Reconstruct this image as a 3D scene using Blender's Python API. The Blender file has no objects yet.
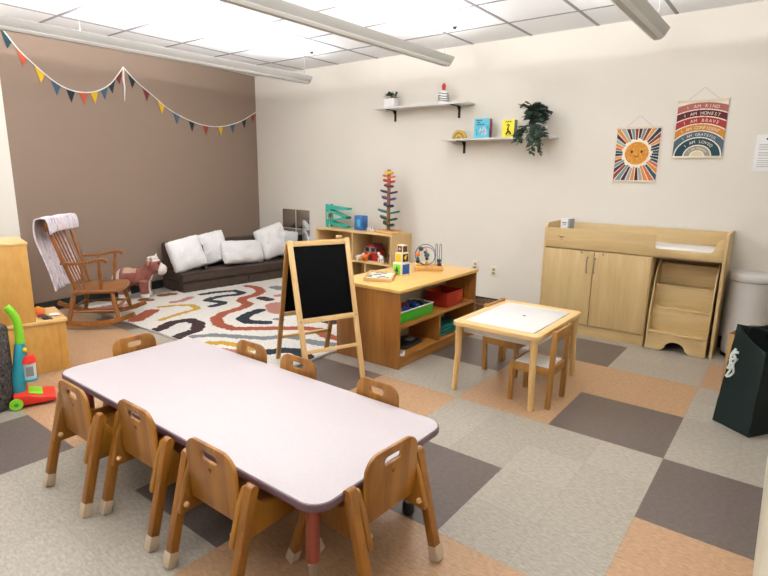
import bpy, bmesh, math, random
from mathutils import Vector, Matrix, noise
random.seed(7)
PI = math.pi
SC = bpy.context.scene
COL = SC.collection
V = Vector

# ------------------------------------------------------------------ colour / material helpers
def lin(h):
    h = h.lstrip('#')
    out = []
    for i in (0, 2, 4):
        v = int(h[i:i+2], 16) / 255
        out.append(v / 12.92 if v <= .04045 else ((v + .055) / 1.055) ** 2.4)
    return tuple(out)
def c4(h): return lin(h) + (1,)

MATS = {}
def new_mat(name):
    m = bpy.data.materials.new(name); m.use_nodes = True
    MATS[name] = m
    return m, m.node_tree.nodes, m.node_tree.links, m.node_tree.nodes['Principled BSDF']

def plain(name, col, rough=.5, metal=0, bump=0, bscale=200, var=0, vscale=8, spec=.5, coat=0):
    m, N, L, b = new_mat(name)
    b.inputs['Base Color'].default_value = c4(col)
    b.inputs['Roughness'].default_value = rough
    b.inputs['Metallic'].default_value = metal
    b.inputs['Specular IOR Level'].default_value = spec
    b.inputs['Coat Weight'].default_value = coat
    tc = N.new('ShaderNodeTexCoord')
    if var:
        n = N.new('ShaderNodeTexNoise'); n.inputs['Scale'].default_value = vscale; n.inputs['Detail'].default_value = 3
        L.new(tc.outputs['Object'], n.inputs['Vector'])
        r = N.new('ShaderNodeMapRange'); r.inputs['To Min'].default_value = 1 - var; r.inputs['To Max'].default_value = 1 + var
        r.inputs['From Min'].default_value = .3; r.inputs['From Max'].default_value = .7
        L.new(n.outputs['Fac'], r.inputs['Value'])
        h = N.new('ShaderNodeHueSaturation'); h.inputs['Color'].default_value = c4(col)
        L.new(r.outputs['Result'], h.inputs['Value']); L.new(h.outputs['Color'], b.inputs['Base Color'])
    if bump:
        n = N.new('ShaderNodeTexNoise'); n.inputs['Scale'].default_value = bscale; n.inputs['Detail'].default_value = 2
        L.new(tc.outputs['Object'], n.inputs['Vector'])
        bp = N.new('ShaderNodeBump'); bp.inputs['Strength'].default_value = bump; bp.inputs['Distance'].default_value = .004
        L.new(n.outputs['Fac'], bp.inputs['Height']); L.new(bp.outputs['Normal'], b.inputs['Normal'])
    return m

def wood(name, c1, c2, axis='Z', scale=14, stretch=.09, rough=.42, plank=0, coat=.1):
    """grain that runs along one object axis; plank>0 adds glued staves of that width"""
    m, N, L, b = new_mat(name)
    tc = N.new('ShaderNodeTexCoord'); mp = N.new('ShaderNodeMapping')
    s = {'X': (stretch, 1, 1), 'Y': (1, stretch, 1), 'Z': (1, 1, stretch)}[axis]
    mp.inputs['Scale'].default_value = s
    L.new(tc.outputs['Object'], mp.inputs['Vector'])
    n = N.new('ShaderNodeTexNoise'); n.inputs['Scale'].default_value = scale; n.inputs['Detail'].default_value = 6
    n.inputs['Roughness'].default_value = .62; n.inputs['Distortion'].default_value = .7
    L.new(mp.outputs['Vector'], n.inputs['Vector'])
    n2 = N.new('ShaderNodeTexNoise'); n2.inputs['Scale'].default_value = scale * 7; n2.inputs['Detail'].default_value = 3
    L.new(mp.outputs['Vector'], n2.inputs['Vector'])
    mx = N.new('ShaderNodeMix'); mx.data_type = 'FLOAT'; mx.inputs[0].default_value = .35
    L.new(n.outputs['Fac'], mx.inputs[2]); L.new(n2.outputs['Fac'], mx.inputs[3])
    fac = mx.outputs[0]
    if plank:
        sx = N.new('ShaderNodeSeparateXYZ'); L.new(tc.outputs['Object'], sx.inputs[0])
        ax = 'X' if axis != 'X' else 'Y'
        d = N.new('ShaderNodeMath'); d.operation = 'DIVIDE'; d.inputs[1].default_value = plank; L.new(sx.outputs[ax], d.inputs[0])
        f = N.new('ShaderNodeMath'); f.operation = 'FLOOR'; L.new(d.outputs[0], f.inputs[0])
        w = N.new('ShaderNodeTexWhiteNoise'); w.noise_dimensions = '1D'; L.new(f.outputs[0], w.inputs['W'])
        a = N.new('ShaderNodeMath'); a.operation = 'MULTIPLY_ADD'; a.inputs[1].default_value = .3
        L.new(w.outputs['Value'], a.inputs[0])
        sub = N.new('ShaderNodeMath'); sub.operation = 'SUBTRACT'; sub.inputs[1].default_value = .15; L.new(fac, sub.inputs[0])
        L.new(sub.outputs[0], a.inputs[2]); fac = a.outputs[0]
    cr = N.new('ShaderNodeValToRGB')
    cr.color_ramp.elements[0].position = .32; cr.color_ramp.elements[0].color = c4(c1)
    cr.color_ramp.elements[1].position = .68; cr.color_ramp.elements[1].color = c4(c2)
    L.new(fac, cr.inputs['Fac']); L.new(cr.outputs['Color'], b.inputs['Base Color'])
    b.inputs['Roughness'].default_value = rough; b.inputs['Coat Weight'].default_value = coat
    b.inputs['Coat Roughness'].default_value = .25
    bp = N.new('ShaderNodeBump'); bp.inputs['Strength'].default_value = .06; bp.inputs['Distance'].default_value = .002
    L.new(n2.outputs['Fac'], bp.inputs['Height']); L.new(bp.outputs['Normal'], b.inputs['Normal'])
    return m

def painted(name, rough=.8, bump=0, bscale=400, fleck=0, fscale=120):
    """base colour from the mesh's own pattern attribute"""
    m, N, L, b = new_mat(name)
    at = N.new('ShaderNodeAttribute'); at.attribute_name = 'pattern'
    out = at.outputs['Color']
    tc = N.new('ShaderNodeTexCoord')
    if fleck:
        n = N.new('ShaderNodeTexNoise'); n.inputs['Scale'].default_value = fscale; n.inputs['Detail'].default_value = 3
        L.new(tc.outputs['Object'], n.inputs['Vector'])
        r = N.new('ShaderNodeMapRange'); r.inputs['From Min'].default_value = .3; r.inputs['From Max'].default_value = .7
        r.inputs['To Min'].default_value = 1 - fleck; r.inputs['To Max'].default_value = 1 + fleck
        L.new(n.outputs['Fac'], r.inputs['Value'])
        h = N.new('ShaderNodeHueSaturation'); L.new(out, h.inputs['Color']); L.new(r.outputs['Result'], h.inputs['Value']); out = h.outputs['Color']
    L.new(out, b.inputs['Base Color']); b.inputs['Roughness'].default_value = rough
    if bump:
        n = N.new('ShaderNodeTexNoise'); n.inputs['Scale'].default_value = bscale; n.inputs['Detail'].default_value = 2
        L.new(tc.outputs['Object'], n.inputs['Vector'])
        bp = N.new('ShaderNodeBump'); bp.inputs['Strength'].default_value = bump; bp.inputs['Distance'].default_value = .01
        L.new(n.outputs['Fac'], bp.inputs['Height']); L.new(bp.outputs['Normal'], b.inputs['Normal'])
    return m

# ------------------------------------------------------------------ mesh builder
def catmull(pts, n=6):
    pts = [V(p) for p in pts]
    if len(pts) < 3: return pts
    P = [pts[0] * 2 - pts[1]] + pts + [pts[-1] * 2 - pts[-2]]
    out = []
    for i in range(1, len(P) - 2):
        for k in range(n):
            t = k / n
            a, b, c, d = P[i-1], P[i], P[i+1], P[i+2]
            out.append(.5 * ((2 * b) + (c - a) * t + (2 * a - 5 * b + 4 * c - d) * t * t + (3 * b - a - 3 * c + d) * t ** 3))
    out.append(pts[-1])
    return out

class MB:
    def __init__(s): s.bm = bmesh.new(); s.mi = 0
    def _take(s, tb, M=None):
        if M is not None: tb.transform(M)
        for f in tb.faces: f.material_index = s.mi
        me = bpy.data.meshes.new('tmp'); tb.to_mesh(me); tb.free(); s.bm.from_mesh(me); bpy.data.meshes.remove(me); return s
    def mat(s, i): s.mi = i; return s
    def box(s, lo, hi, bev=.002, M=None, seg=2):
        tb = bmesh.new()
        r = bmesh.ops.create_cube(tb, size=1)
        d = [max(hi[i] - lo[i], 1e-5) for i in range(3)]
        tb.transform(Matrix.Translation([(lo[i] + hi[i]) / 2 for i in range(3)]) @ Matrix.Diagonal((*d, 1)))
        bev = min(bev, .45 * min(d))
        if bev > 0: bmesh.ops.bevel(tb, geom=tb.edges[:], offset=bev, segments=seg, affect='EDGES', profile=.5)
        return s._take(tb, M)
    def bar(s, p0, p1, w, t, bev=.002, up=(0, 0, 1)):
        """square bar between two points, w along the side axis, t along the up axis"""
        p0, p1 = V(p0), V(p1); z = (p1 - p0); L = z.length; z.normalize()
        u = V(up)
        if abs(u.dot(z)) > .95: u = V((0, 1, 0))
        x = u.cross(z).normalized(); y = z.cross(x)
        M = Matrix((x, y, z)).transposed().to_4x4(); M.translation = p0
        return s.box((-w / 2, -t / 2, 0), (w / 2, t / 2, L), bev, M)
    def tube(s, pts, r, n=10, cap=True, smooth=0):
        if smooth:
            k = len(pts); rs = r if isinstance(r, (list, tuple)) else None
            q = catmull(pts, smooth)
            if rs: r = [rs[min(int(i / smooth), k - 2)] * (1 - (i / smooth - min(int(i / smooth), k - 2))) + rs[min(int(i / smooth), k - 2) + 1] * (i / smooth - min(int(i / smooth), k - 2)) for i in range(len(q))]
            pts = q
        pts = [V(p) for p in pts]
        if not isinstance(r, (list, tuple)): r = [r] * len(pts)
        tb = bmesh.new(); rings = []; px = None
        for i, p in enumerate(pts):
            t = (pts[min(i + 1, len(pts) - 1)] - pts[max(i - 1, 0)]).normalized()
            if px is None:
                a = V((0, 0, 1)) if abs(t.z) < .9 else V((1, 0, 0)); px = (a - t * a.dot(t)).normalized()
            else: px = (px - t * px.dot(t)).normalized()
            py = t.cross(px)
            rings.append([tb.verts.new(p + (px * math.cos(2 * PI * k / n) + py * math.sin(2 * PI * k / n)) * r[i]) for k in range(n)])
        for i in range(len(pts) - 1):
            for k in range(n): tb.faces.new((rings[i][k], rings[i][(k + 1) % n], rings[i + 1][(k + 1) % n], rings[i + 1][k]))
        if cap: tb.faces.new(rings[0][::-1]); tb.faces.new(rings[-1])
        return s._take(tb)
    def lathe(s, prof, c=(0, 0, 0), n=24, M=None):
        tb = bmesh.new(); rings = []
        for r, z in prof:
            if r < 1e-5: rings.append([tb.verts.new((0, 0, z))])
            else: rings.append([tb.verts.new((r * math.cos(2 * PI * k / n), r * math.sin(2 * PI * k / n), z)) for k in range(n)])
        for a, b in zip(rings, rings[1:]):
            for k in range(n):
                q = [a[k % len(a)], a[(k + 1) % len(a)], b[(k + 1) % len(b)], b[k % len(b)]]
                q2 = []
                for v in q:
                    if v not in q2: q2.append(v)
                if len(q2) > 2: tb.faces.new(q2)
        bmesh.ops.recalc_face_normals(tb, faces=tb.faces[:])
        return s._take(tb, Matrix.Translation(c) @ (M or Matrix()))
    def turned(s, p0, p1, prof, n=12):
        """lathe profile [(r, t 0..1)] along the segment p0-p1"""
        p0, p1 = V(p0), V(p1); z = p1 - p0; L = z.length
        M = z.to_track_quat('Z', 'Y').to_matrix().to_4x4(); M.translation = p0
        return s.lathe([(0, 0)] + [(r, t * L) for r, t in prof] + [(0, L)], (0, 0, 0), n, M)
    def ball(s, c, r, seg=16, M=None):
        tb = bmesh.new(); bmesh.ops.create_uvsphere(tb, u_segments=seg, v_segments=max(6, seg // 2), radius=1)
        if not isinstance(r, (list, tuple)): r = (r, r, r)
        return s._take(tb, Matrix.Translation(c) @ (M or Matrix()) @ Matrix.Diagonal((*r, 1)))
    def prism(s, poly, d, M, holes=(), bev=0, seg=2):
        """2-D outline extruded by d along local +z; M places it"""
        tb = bmesh.new()
        def ring(pp):
            vs = [tb.verts.new((x, y, 0)) for x, y in pp]
            return [tb.edges.new((vs[i], vs[(i + 1) % len(vs)])) for i in range(len(vs))], vs
        es, vs = ring(poly)
        for h in holes: e2, _ = ring(h); es += e2
        if holes: bmesh.ops.triangle_fill(tb, edges=es, use_beauty=True, use_dissolve=False)
        else: tb.faces.new(vs)
        ext = bmesh.ops.extrude_face_region(tb, geom=tb.faces[:])
        bmesh.ops.translate(tb, vec=(0, 0, d), verts=[g for g in ext['geom'] if isinstance(g, bmesh.types.BMVert)])
        bmesh.ops.recalc_face_normals(tb, faces=tb.faces[:])
        if bev:
            rim = [e for e in tb.edges if len(e.link_faces) == 2 and abs(e.verts[0].co.z - e.verts[1].co.z) < 1e-6 and abs(abs(e.link_faces[0].normal.z) - abs(e.link_faces[1].normal.z)) > .5]
            bmesh.ops.bevel(tb, geom=rim, offset=bev, segments=seg, affect='EDGES', profile=.5)
        return s._take(tb, M)
    def done(s, name, mats, parent=None, ang=38, smooth=True):
        bm = s.bm
        if smooth:
            for f in bm.faces: f.smooth = True
            bm.normal_update(); lim = math.radians(ang)
            for e in bm.edges: e.smooth = not (len(e.link_faces) == 2 and e.calc_face_angle(0) > lim)
        me = bpy.data.meshes.new(name); bm.to_mesh(me); bm.free()
        for m in (mats if isinstance(mats, (list, tuple)) else [mats]): me.materials.append(m)
        o = bpy.data.objects.new(name, me); COL.objects.link(o)
        if parent: o.parent = parent
        return o

def frame(origin, u, v, w=None):
    u, v = V(u), V(v); w = V(w) if w else u.cross(v)
    M = Matrix((u, v, w)).transposed().to_4x4(); M.translation = V(origin); return M
def rrect(w, h, r, n=5, cx=0, cy=0):
    if not isinstance(r, (list, tuple)): r = [r] * 4      # br, tr, tl, bl
    out = []
    for (sx, sy), rr, a0 in zip(((1, -1), (1, 1), (-1, 1), (-1, -1)), r, (-90, 0, 90, 180)):
        x, y = cx + sx * (w / 2 - rr), cy + sy * (h / 2 - rr)
        if rr <= 0: out.append((x, y)); continue
        for k in range(n + 1):
            a = math.radians(a0 + 90 * k / n); out.append((x + rr * math.cos(a), y + rr * math.sin(a)))
    return out

def tag(o, label=None, cat=None, group=None, kind=None):
    if label: o['label'] = label
    if cat: o['category'] = cat
    if group: o['group'] = group
    if kind: o['kind'] = kind
    return o
def thing(name, label, cat, loc=(0, 0, 0), rz=0, group=None):
    o = bpy.data.objects.new(name, None); COL.objects.link(o); o.empty_display_size = .1
    o.location = loc; o.rotation_euler = (0, 0, rz)
    return tag(o, label, cat, group)
def copy_tree(root, loc, rz, label, group=None):
    r = root.copy(); COL.objects.link(r); r.location = loc; r.rotation_euler = (0, 0, rz); r['label'] = label
    if group: r['group'] = group
    for ch in list(root.children):
        k = ch.copy(); COL.objects.link(k); k.parent = r
        for g in list(ch.children):
            d = g.copy(); COL.objects.link(d); d.parent = k
    return r
def pattern_grid(name, w, h, step, fn, mat, parent=None, M=None, zfn=None, thick=0, per_face=True):
    """a sheet w x h (centred) whose dye / print colours come from fn(x, y)"""
    nx, ny = max(1, round(w / step)), max(1, round(h / step))
    bm = bmesh.new(); lay = bm.loops.layers.color.new('pattern') if False else bm.loops.layers.float_color.new('pattern')
    vs = [[bm.verts.new((-w / 2 + w * i / nx, -h / 2 + h * j / ny, (zfn(-w / 2 + w * i / nx, -h / 2 + h * j / ny) if zfn else 0))) for i in range(nx + 1)] for j in range(ny + 1)]
    for j in range(ny):
        for i in range(nx):
            f = bm.faces.new((vs[j][i], vs[j][i+1], vs[j+1][i+1], vs[j+1][i])); f.smooth = True
            if per_face:
                cc = fn(-w / 2 + w * (i + .5) / nx, -h / 2 + h * (j + .5) / ny)
                for l in f.loops: l[lay] = (*cc, 1)
    if thick:
        base = fn(-w / 2, -h / 2)
        bd = [e for e in bm.edges if len(e.link_faces) == 1]
        ex = bmesh.ops.extrude_edge_only(bm, edges=bd)
        nv = [g for g in ex['geom'] if isinstance(g, bmesh.types.BMVert)]
        for v in nv: v.co.z = -thick
        for g in ex['geom']:
            if isinstance(g, bmesh.types.BMFace):
                for l in g.loops: l[lay] = (*base, 1)
        be = [e for e in bm.edges if len(e.link_faces) == 1]
        r = bmesh.ops.contextual_create(bm, geom=be)
        for f in r.get('faces', []):
            for l in f.loops: l[lay] = (*base, 1)
        bmesh.ops.recalc_face_normals(bm, faces=bm.faces[:])
    if M is not None: bm.transform(M)
    me = bpy.data.meshes.new(name); bm.to_mesh(me); bm.free(); me.materials.append(mat)
    o = bpy.data.objects.new(name, me); COL.objects.link(o)
    if parent: o.parent = parent
    return o
def seg_dist(px, py, pts):
    best = 9
    for (ax, ay), (bx, by) in zip(pts, pts[1:]):
        dx, dy = bx - ax, by - ay; q = dx * dx + dy * dy
        t = 0 if q == 0 else max(0, min(1, ((px - ax) * dx + (py - ay) * dy) / q))
        best = min(best, (ax + dx * t - px) ** 2 + (ay + dy * t - py) ** 2)
    return math.sqrt(best)

# ------------------------------------------------------------------ materials
W_chair = wood('chair_ply', '#83500f', '#a8701f', 'Z', 9, .12, .38, .045, .25)
W_chair_y = wood('chair_ply_flat', '#83500f', '#a66e1f', 'Y', 9, .12, .4, 0, .2)
W_post = wood('chair_post', '#7c4a0e', '#a0661c', 'Z', 16, .1, .4, 0, .2)
W_cab = wood('cabinet_maple', '#b89a66', '#d0b583', 'Z', 10, .07, .42, 0)
W_cab_x = wood('cabinet_maple_rail', '#b89a66', '#d0b583', 'X', 10, .07, .42, 0)
W_birch = wood('birch_ply', '#c8a56c', '#dcbf8a', 'X', 9, .1, .45, 0)
W_birch_z = wood('birch_ply_upright', '#c5a068', '#d9b983', 'Z', 9, .1, .45, 0)
W_shelf = wood('shelf_oak', '#8d571f', '#b07732', 'Z', 7, .07, .42, .17)
W_shelf_y = wood('shelf_oak_flat', '#935e25', '#b57d39', 'Y', 8, .08, .4, 0)
W_shelftop = wood('shelf_top', '#cfa052', '#e3bb70', 'Y', 7, .1, .35, 0, .2)
W_pine = wood('pine', '#cfa568', '#e0bd86', 'Z', 12, .08, .5, 0, 0)
W_pine_x = wood('pine_side', '#cfa568', '#e2c18b', 'X', 12, .08, .5, 0, 0)
W_small = wood('small_chair_pine', '#97672a', '#b68543', 'Z', 14, .1, .45, 0)
W_rock = wood('rocker_maple', '#784412', '#985e22', 'Y', 13, .12, .3, 0, .4)
W_kit = wood('kitchen_ply', '#c08a3e', '#d6a659', 'Z', 5, .35, .42, 0, .1)
W_kit_top = wood('kitchen_ply_top', '#d0a262', '#e0ba7e', 'Y', 6, .3, .42, 0, .1)
W_toy = wood('toy_beech', '#c68f4a', '#dcae6c', 'X', 18, .15, .5, 0, 0)

white_lam = plain('table_laminate', '#bdb4b5', .42, bump=.02, bscale=500, var=.025, vscale=90)
purple_edge = plain('plum_edge_band', '#6a4f58', .4)
red_leg = plain('red_leg_enamel', '#8f3d2c', .35, coat=.2)
chrome = plain('chrome', '#b9b7b2', .25, 1)
black_rub = plain('black_rubber', '#17181a', .6)
tip_mat = plain('beige_leg_tip', '#bfab92', .5)
dowel_mat = plain('birch_dowel', '#d3a873', .45)
emblem_mat = plain('branded_mark', '#5f3c14', .7)
white_pl = plain('white_plastic', '#e6e4e0', .4)
white_paint = plain('white_board', '#d9d7d3', .45)
black_metal = plain('black_metal', '#141414', .45)
black_board = plain('chalkboard', '#040507', .75, spec=.1, var=.1, vscale=5)
dark_gap = plain('dark_gap', '#3a3026', .8)
steel = plain('brushed_steel', '#a09b92', .35, 1)
couch_mat = plain('brown_suede', '#43342b', .85, bump=.25, bscale=260, var=.12, vscale=9)
couch_seam = plain('brown_piping', '#352820', .85)
fluff = plain('white_fluff', '#e9e7e6', .95, bump=.9, bscale=95, var=.035, vscale=60)
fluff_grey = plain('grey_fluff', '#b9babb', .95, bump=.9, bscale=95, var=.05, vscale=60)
cow_brown = plain('cow_rose_brown_plush', '#8a5348', .95, bump=.7, bscale=150, var=.2, vscale=25)
cow_white = plain('cow_cream_plush', '#ddd3ca', .95, bump=.7, bscale=150, var=.05, vscale=25)
cow_tan = plain('cow_tan_plush', '#b08d78', .95, bump=.6, bscale=150)
eye_black = plain('black_bead', '#0c0a0a', .2)
tote_mat = plain('dark_green_canvas', '#071a17', .9, bump=.2, bscale=500, var=.08, vscale=10)
tote_in = plain('tote_lining', '#081412', .9)
logo_white = plain('white_print', '#d8dedb', .8)
kraft = plain('kraft_paper', '#b08a58', .8, var=.05, vscale=12)
cream = plain('cream_paint', '#d9d2bc', .5)
leaf_m = plain('dark_leaf', '#35493a', .5, var=.25, vscale=30)
leaf_l = plain('grey_green_leaf', '#4d6353', .6, var=.2, vscale=30)
teal = plain('teal_paint', '#35b19c', .4)
white_glow_card = plain('paper_white', '#efefee', .8)
grey_ink = plain('grey_ink', '#8f9299', .8)
dark_ink = plain('dark_ink', '#2b2d33', .8)
PAL = {k: plain('paint_' + k, v, .42) for k, v in dict(red='#c0281f', bright_red='#e0301f', orange='#e0762a', yellow='#efc31e', green='#3f9a35', lime='#86d12a', blue='#2457a8', sky='#49b3d1', navy='#1d2c4a', purple='#5a3c7a', dark_green='#1d4a36', teal='#1c6d68', maroon='#6d2430', cyan='#2f9fb0', white='#e8e6e2', cream='#e5dcc6', black='#1a1a1a', brown='#5b3a22', grey='#8c8d8f', pink='#dfa9a0', bin_green='#3da827', bin_red='#a02317', gold='#c9a548', yellow_oak='#9b7a2c').items()}
clear_pl = plain('clear_plastic', '#c9dde0', .15)
mirror = plain('mirror_glass', '#e8eaea', .03, 1)

# ------------------------------------------------------------------ camera
cam_d = bpy.data.cameras.new('camera'); cam = bpy.data.objects.new('camera', cam_d); COL.objects.link(cam)
cam_d.sensor_width = 36; cam_d.lens = 533.715 / 768 * 36; cam_d.clip_start = .05
yaw, pit, rol = -0.65240584, 0.21095335, 0.01396013
f = V((math.sin(yaw) * math.cos(pit), math.cos(yaw) * math.cos(pit), -math.sin(pit)))
r = V((math.cos(yaw), -math.sin(yaw), 0)); u = r.cross(f)
cr_, sr_ = math.cos(rol), math.sin(rol)
rx = cr_ * r + sr_ * u; uy = -sr_ * r + cr_ * u
Mc = Matrix((rx, uy, -f)).transposed().to_4x4(); Mc.translation = (0.98, -3.4845, 1.415)
cam.matrix_world = Mc
SC.camera = cam

# ------------------------------------------------------------------ room shell
H = 2.733; YB = 1.75
WA, WB = V((-4.9, -1.55, 0)), V((-5.38, 1.75, 0))
XR, YF = 1.75, -6.2
TILE = {'D': '#625751', 'O': '#ae8b6a', 'B': '#9f978a'}
cells = {}
for c in ((0,-1),(1,-2),(-1,-3),(-1,1),(-2,0),(-3,-2),(-2,-4),(-4,-5),(-7,-2),(-9,-3),(2,0),(-6,-6),(1,-6)): cells[c] = 'D'
for c in ((0,0),(-1,0),(-1,-1),(1,1),(-2,-2),(1,-3),(0,-4),(-1,-4),(-4,-4),(-5,-4),(-6,-3),(-7,-3),(-1,-5),(-6,-4),(-5,-3),(-8,-3),(-3,-7),(2,-5)): cells[c] = 'O'
m, N, L, b = new_mat('vinyl_tile')
at = N.new('ShaderNodeAttribute'); at.attribute_name = 'pattern'
tc = N.new('ShaderNodeTexCoord')
mp = N.new('ShaderNodeMapping'); mp.inputs['Scale'].default_value = (1, 2.4, 1); mp.inputs['Rotation'].default_value = (0, 0, .5); L.new(tc.outputs['Object'], mp.inputs['Vector'])
n1 = N.new('ShaderNodeTexNoise'); n1.inputs['Scale'].default_value = 38; n1.inputs['Detail'].default_value = 5; n1.inputs['Roughness'].default_value = .7
L.new(mp.outputs['Vector'], n1.inputs['Vector'])
rg = N.new('ShaderNodeMapRange'); rg.inputs['From Min'].default_value = .3; rg.inputs['From Max'].default_value = .7; rg.inputs['To Min'].default_value = .72; rg.inputs['To Max'].default_value = 1.24
L.new(n1.outputs['Fac'], rg.inputs['Value'])
hs = N.new('ShaderNodeHueSaturation'); L.new(at.outputs['Color'], hs.inputs['Color']); L.new(rg.outputs['Result'], hs.inputs['Value'])
sx = N.new('ShaderNodeSeparateXYZ'); L.new(tc.outputs['Object'], sx.inputs[0])
js = []
for ax in 'XY':
    d = N.new('ShaderNodeMath'); d.operation = 'DIVIDE'; d.inputs[1].default_value = .305; L.new(sx.outputs[ax], d.inputs[0])
    pp = N.new('ShaderNodeMath'); pp.operation = 'PINGPONG'; pp.inputs[1].default_value = .5; L.new(d.outputs[0], pp.inputs[0])
    lt = N.new('ShaderNodeMath'); lt.operation = 'LESS_THAN'; lt.inputs[1].default_value = .006; L.new(pp.outputs[0], lt.inputs[0]); js.append(lt)
mxx = N.new('ShaderNodeMath'); mxx.operation = 'MAXIMUM'; L.new(js[0].outputs[0], mxx.inputs[0]); L.new(js[1].outputs[0], mxx.inputs[1])
mu = N.new('ShaderNodeMath'); mu.operation = 'MULTIPLY'; mu.inputs[1].default_value = .16; L.new(mxx.outputs[0], mu.inputs[0])
mix = N.new('ShaderNodeMix'); mix.data_type = 'RGBA'; mix.inputs[7].default_value = c4('#4c463f')
L.new(mu.outputs[0], mix.inputs[0]); L.new(hs.outputs['Color'], mix.inputs[6]); L.new(mix.outputs[2], b.inputs['Base Color'])
b.inputs['Roughness'].default_value = .33; b.inputs['Specular IOR Level'].default_value = .45
bp = N.new('ShaderNodeBump'); bp.inputs['Strength'].default_value = .05; bp.inputs['Distance'].default_value = .003
n3 = N.new('ShaderNodeTexNoise'); n3.inputs['Scale'].default_value = 12; L.new(tc.outputs['Object'], n3.inputs['Vector']); L.new(n3.outputs['Fac'], bp.inputs['Height']); L.new(bp.outputs['Normal'], b.inputs['Normal'])
vinyl = m
bm = bmesh.new(); lay = bm.loops.layers.float_color.new('pattern')
T = .305
vv = {}
def gv(i, j):
    if (i, j) not in vv: vv[(i, j)] = bm.verts.new((i * T, j * T, 0))
    return vv[(i, j)]
for i in range(-19, 6):
    for j in range(-21, 6):
        fc = bm.faces.new((gv(i, j), gv(i + 1, j), gv(i + 1, j + 1), gv(i, j + 1)))
        k = cells.get((i // 2, j // 2), 'B'); base = lin(TILE[k]); q = random.uniform(.95, 1.05)
        for l in fc.loops: l[lay] = (base[0] * q, base[1] * q, base[2] * q, 1)
ex = bmesh.ops.extrude_face_region(bm, geom=bm.faces[:])
bmesh.ops.translate(bm, vec=(0, 0, -.05), verts=[g for g in ex['geom'] if isinstance(g, bmesh.types.BMVert)])
bmesh.ops.recalc_face_normals(bm, faces=bm.faces[:])
me = bpy.data.meshes.new('floor'); bm.to_mesh(me); bm.free(); me.materials.append(vinyl)
floor = bpy.data.objects.new('floor', me); COL.objects.link(floor); tag(floor, kind='structure')

def wallmat(name, col):
    return plain(name, col, .85, bump=.12, bscale=140, var=.012, vscale=2)
beige_w = wallmat('beige_wall_paint', '#e3ddd2'); brown_w = wallmat('brown_wall_paint', '#897565')
base_m = plain('black_cove_base', '#141c1b', .5)
def wall_box(name, p0, p1, mat, z0=-.05, z1=H + .1, t=.12, side=1):
    """wall slab whose room face runs from p0 to p1; thickness goes to the left of the run when side=1"""
    p0, p1 = V((p0[0], p0[1], 0)), V((p1[0], p1[1], 0)); d = (p1 - p0); L_ = d.length; d.normalize(); nrm = V((-d.y, d.x, 0)) * side
    M = Matrix((d, nrm, V((0, 0, 1)))).transposed().to_4x4(); M.translation = p0
    o = MB().box((0, 0, z0), (L_, t, z1), 0, M).done(name, mat, smooth=False)
    return tag(o, kind='structure')
# runs chosen so that the thickness lies outside the room
wall_box('wall_back', (WB.x - .12, YB), (XR + .12, YB), beige_w)
wall_box('wall_left', (WA.x, WA.y), (WB.x, WB.y), brown_w)
wall_box('wall_left_front', (WA.x, YF), (WA.x, WA.y), beige_w)
wall_box('wall_right', (XR, YB), (XR, YF), beige_w)
wall_box('wall_front', (XR + .12, YF), (WA.x - .12, YF), beige_w)
def baseboard(name, p0, p1):
    wall_box(name, p0, p1, base_m, z0=0, z1=.1, t=.006, side=-1)
baseboard('baseboard_back', (WB.x + .01, YB), (XR, YB)); baseboard('baseboard_left', (WA.x, WA.y + .01), (WB.x, WB.y - .01))
baseboard('baseboard_left_front', (WA.x, YF), (WA.x, WA.y))
baseboard('baseboard_right', (XR, YB), (XR, YF))

ceil_tile = plain('ceiling_tile', '#e9e9ea', .9, bump=.3, bscale=220, var=.02, vscale=60)
grid_m = plain('ceiling_grid', '#8a888c', .6)
cb = MB()
cb.mat(1).box((WB.x - .1, YF - .1, H + .012), (XR + .1, YB + .1, H + .06), 0)
GX0, GY0, G = -.025, 0.005, .6265
xs = [GX0 + G * k for k in range(-9, 4)]; ys = [GY0 + .607 * k for k in range(-11, 4)]
g = .012
for x in xs: cb.box((x - .0135, YF - .05, H - .002), (x + .0135, YB + .05, H + .02), 0)
for y in ys: cb.box((WB.x - .05, y - .0135, H - .0015), (XR + .05, y + .0135, H + .02), 0)
cb.mat(0)
for a, a2 in zip(xs, xs[1:]):
    for q, q2 in zip(ys, ys[1:]):
        lo = (max(a + g, WB.x - .05), q + g * .6, H + .001); hi = (min(a2 - g, XR + .05), min(q2 - g * .6, YB + .05), H + .02)
        if hi[0] > lo[0] and hi[1] > lo[1]: cb.box(lo, hi, .003, seg=1)
tag(cb.done('ceiling', [ceil_tile, grid_m]), kind='structure')

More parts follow.
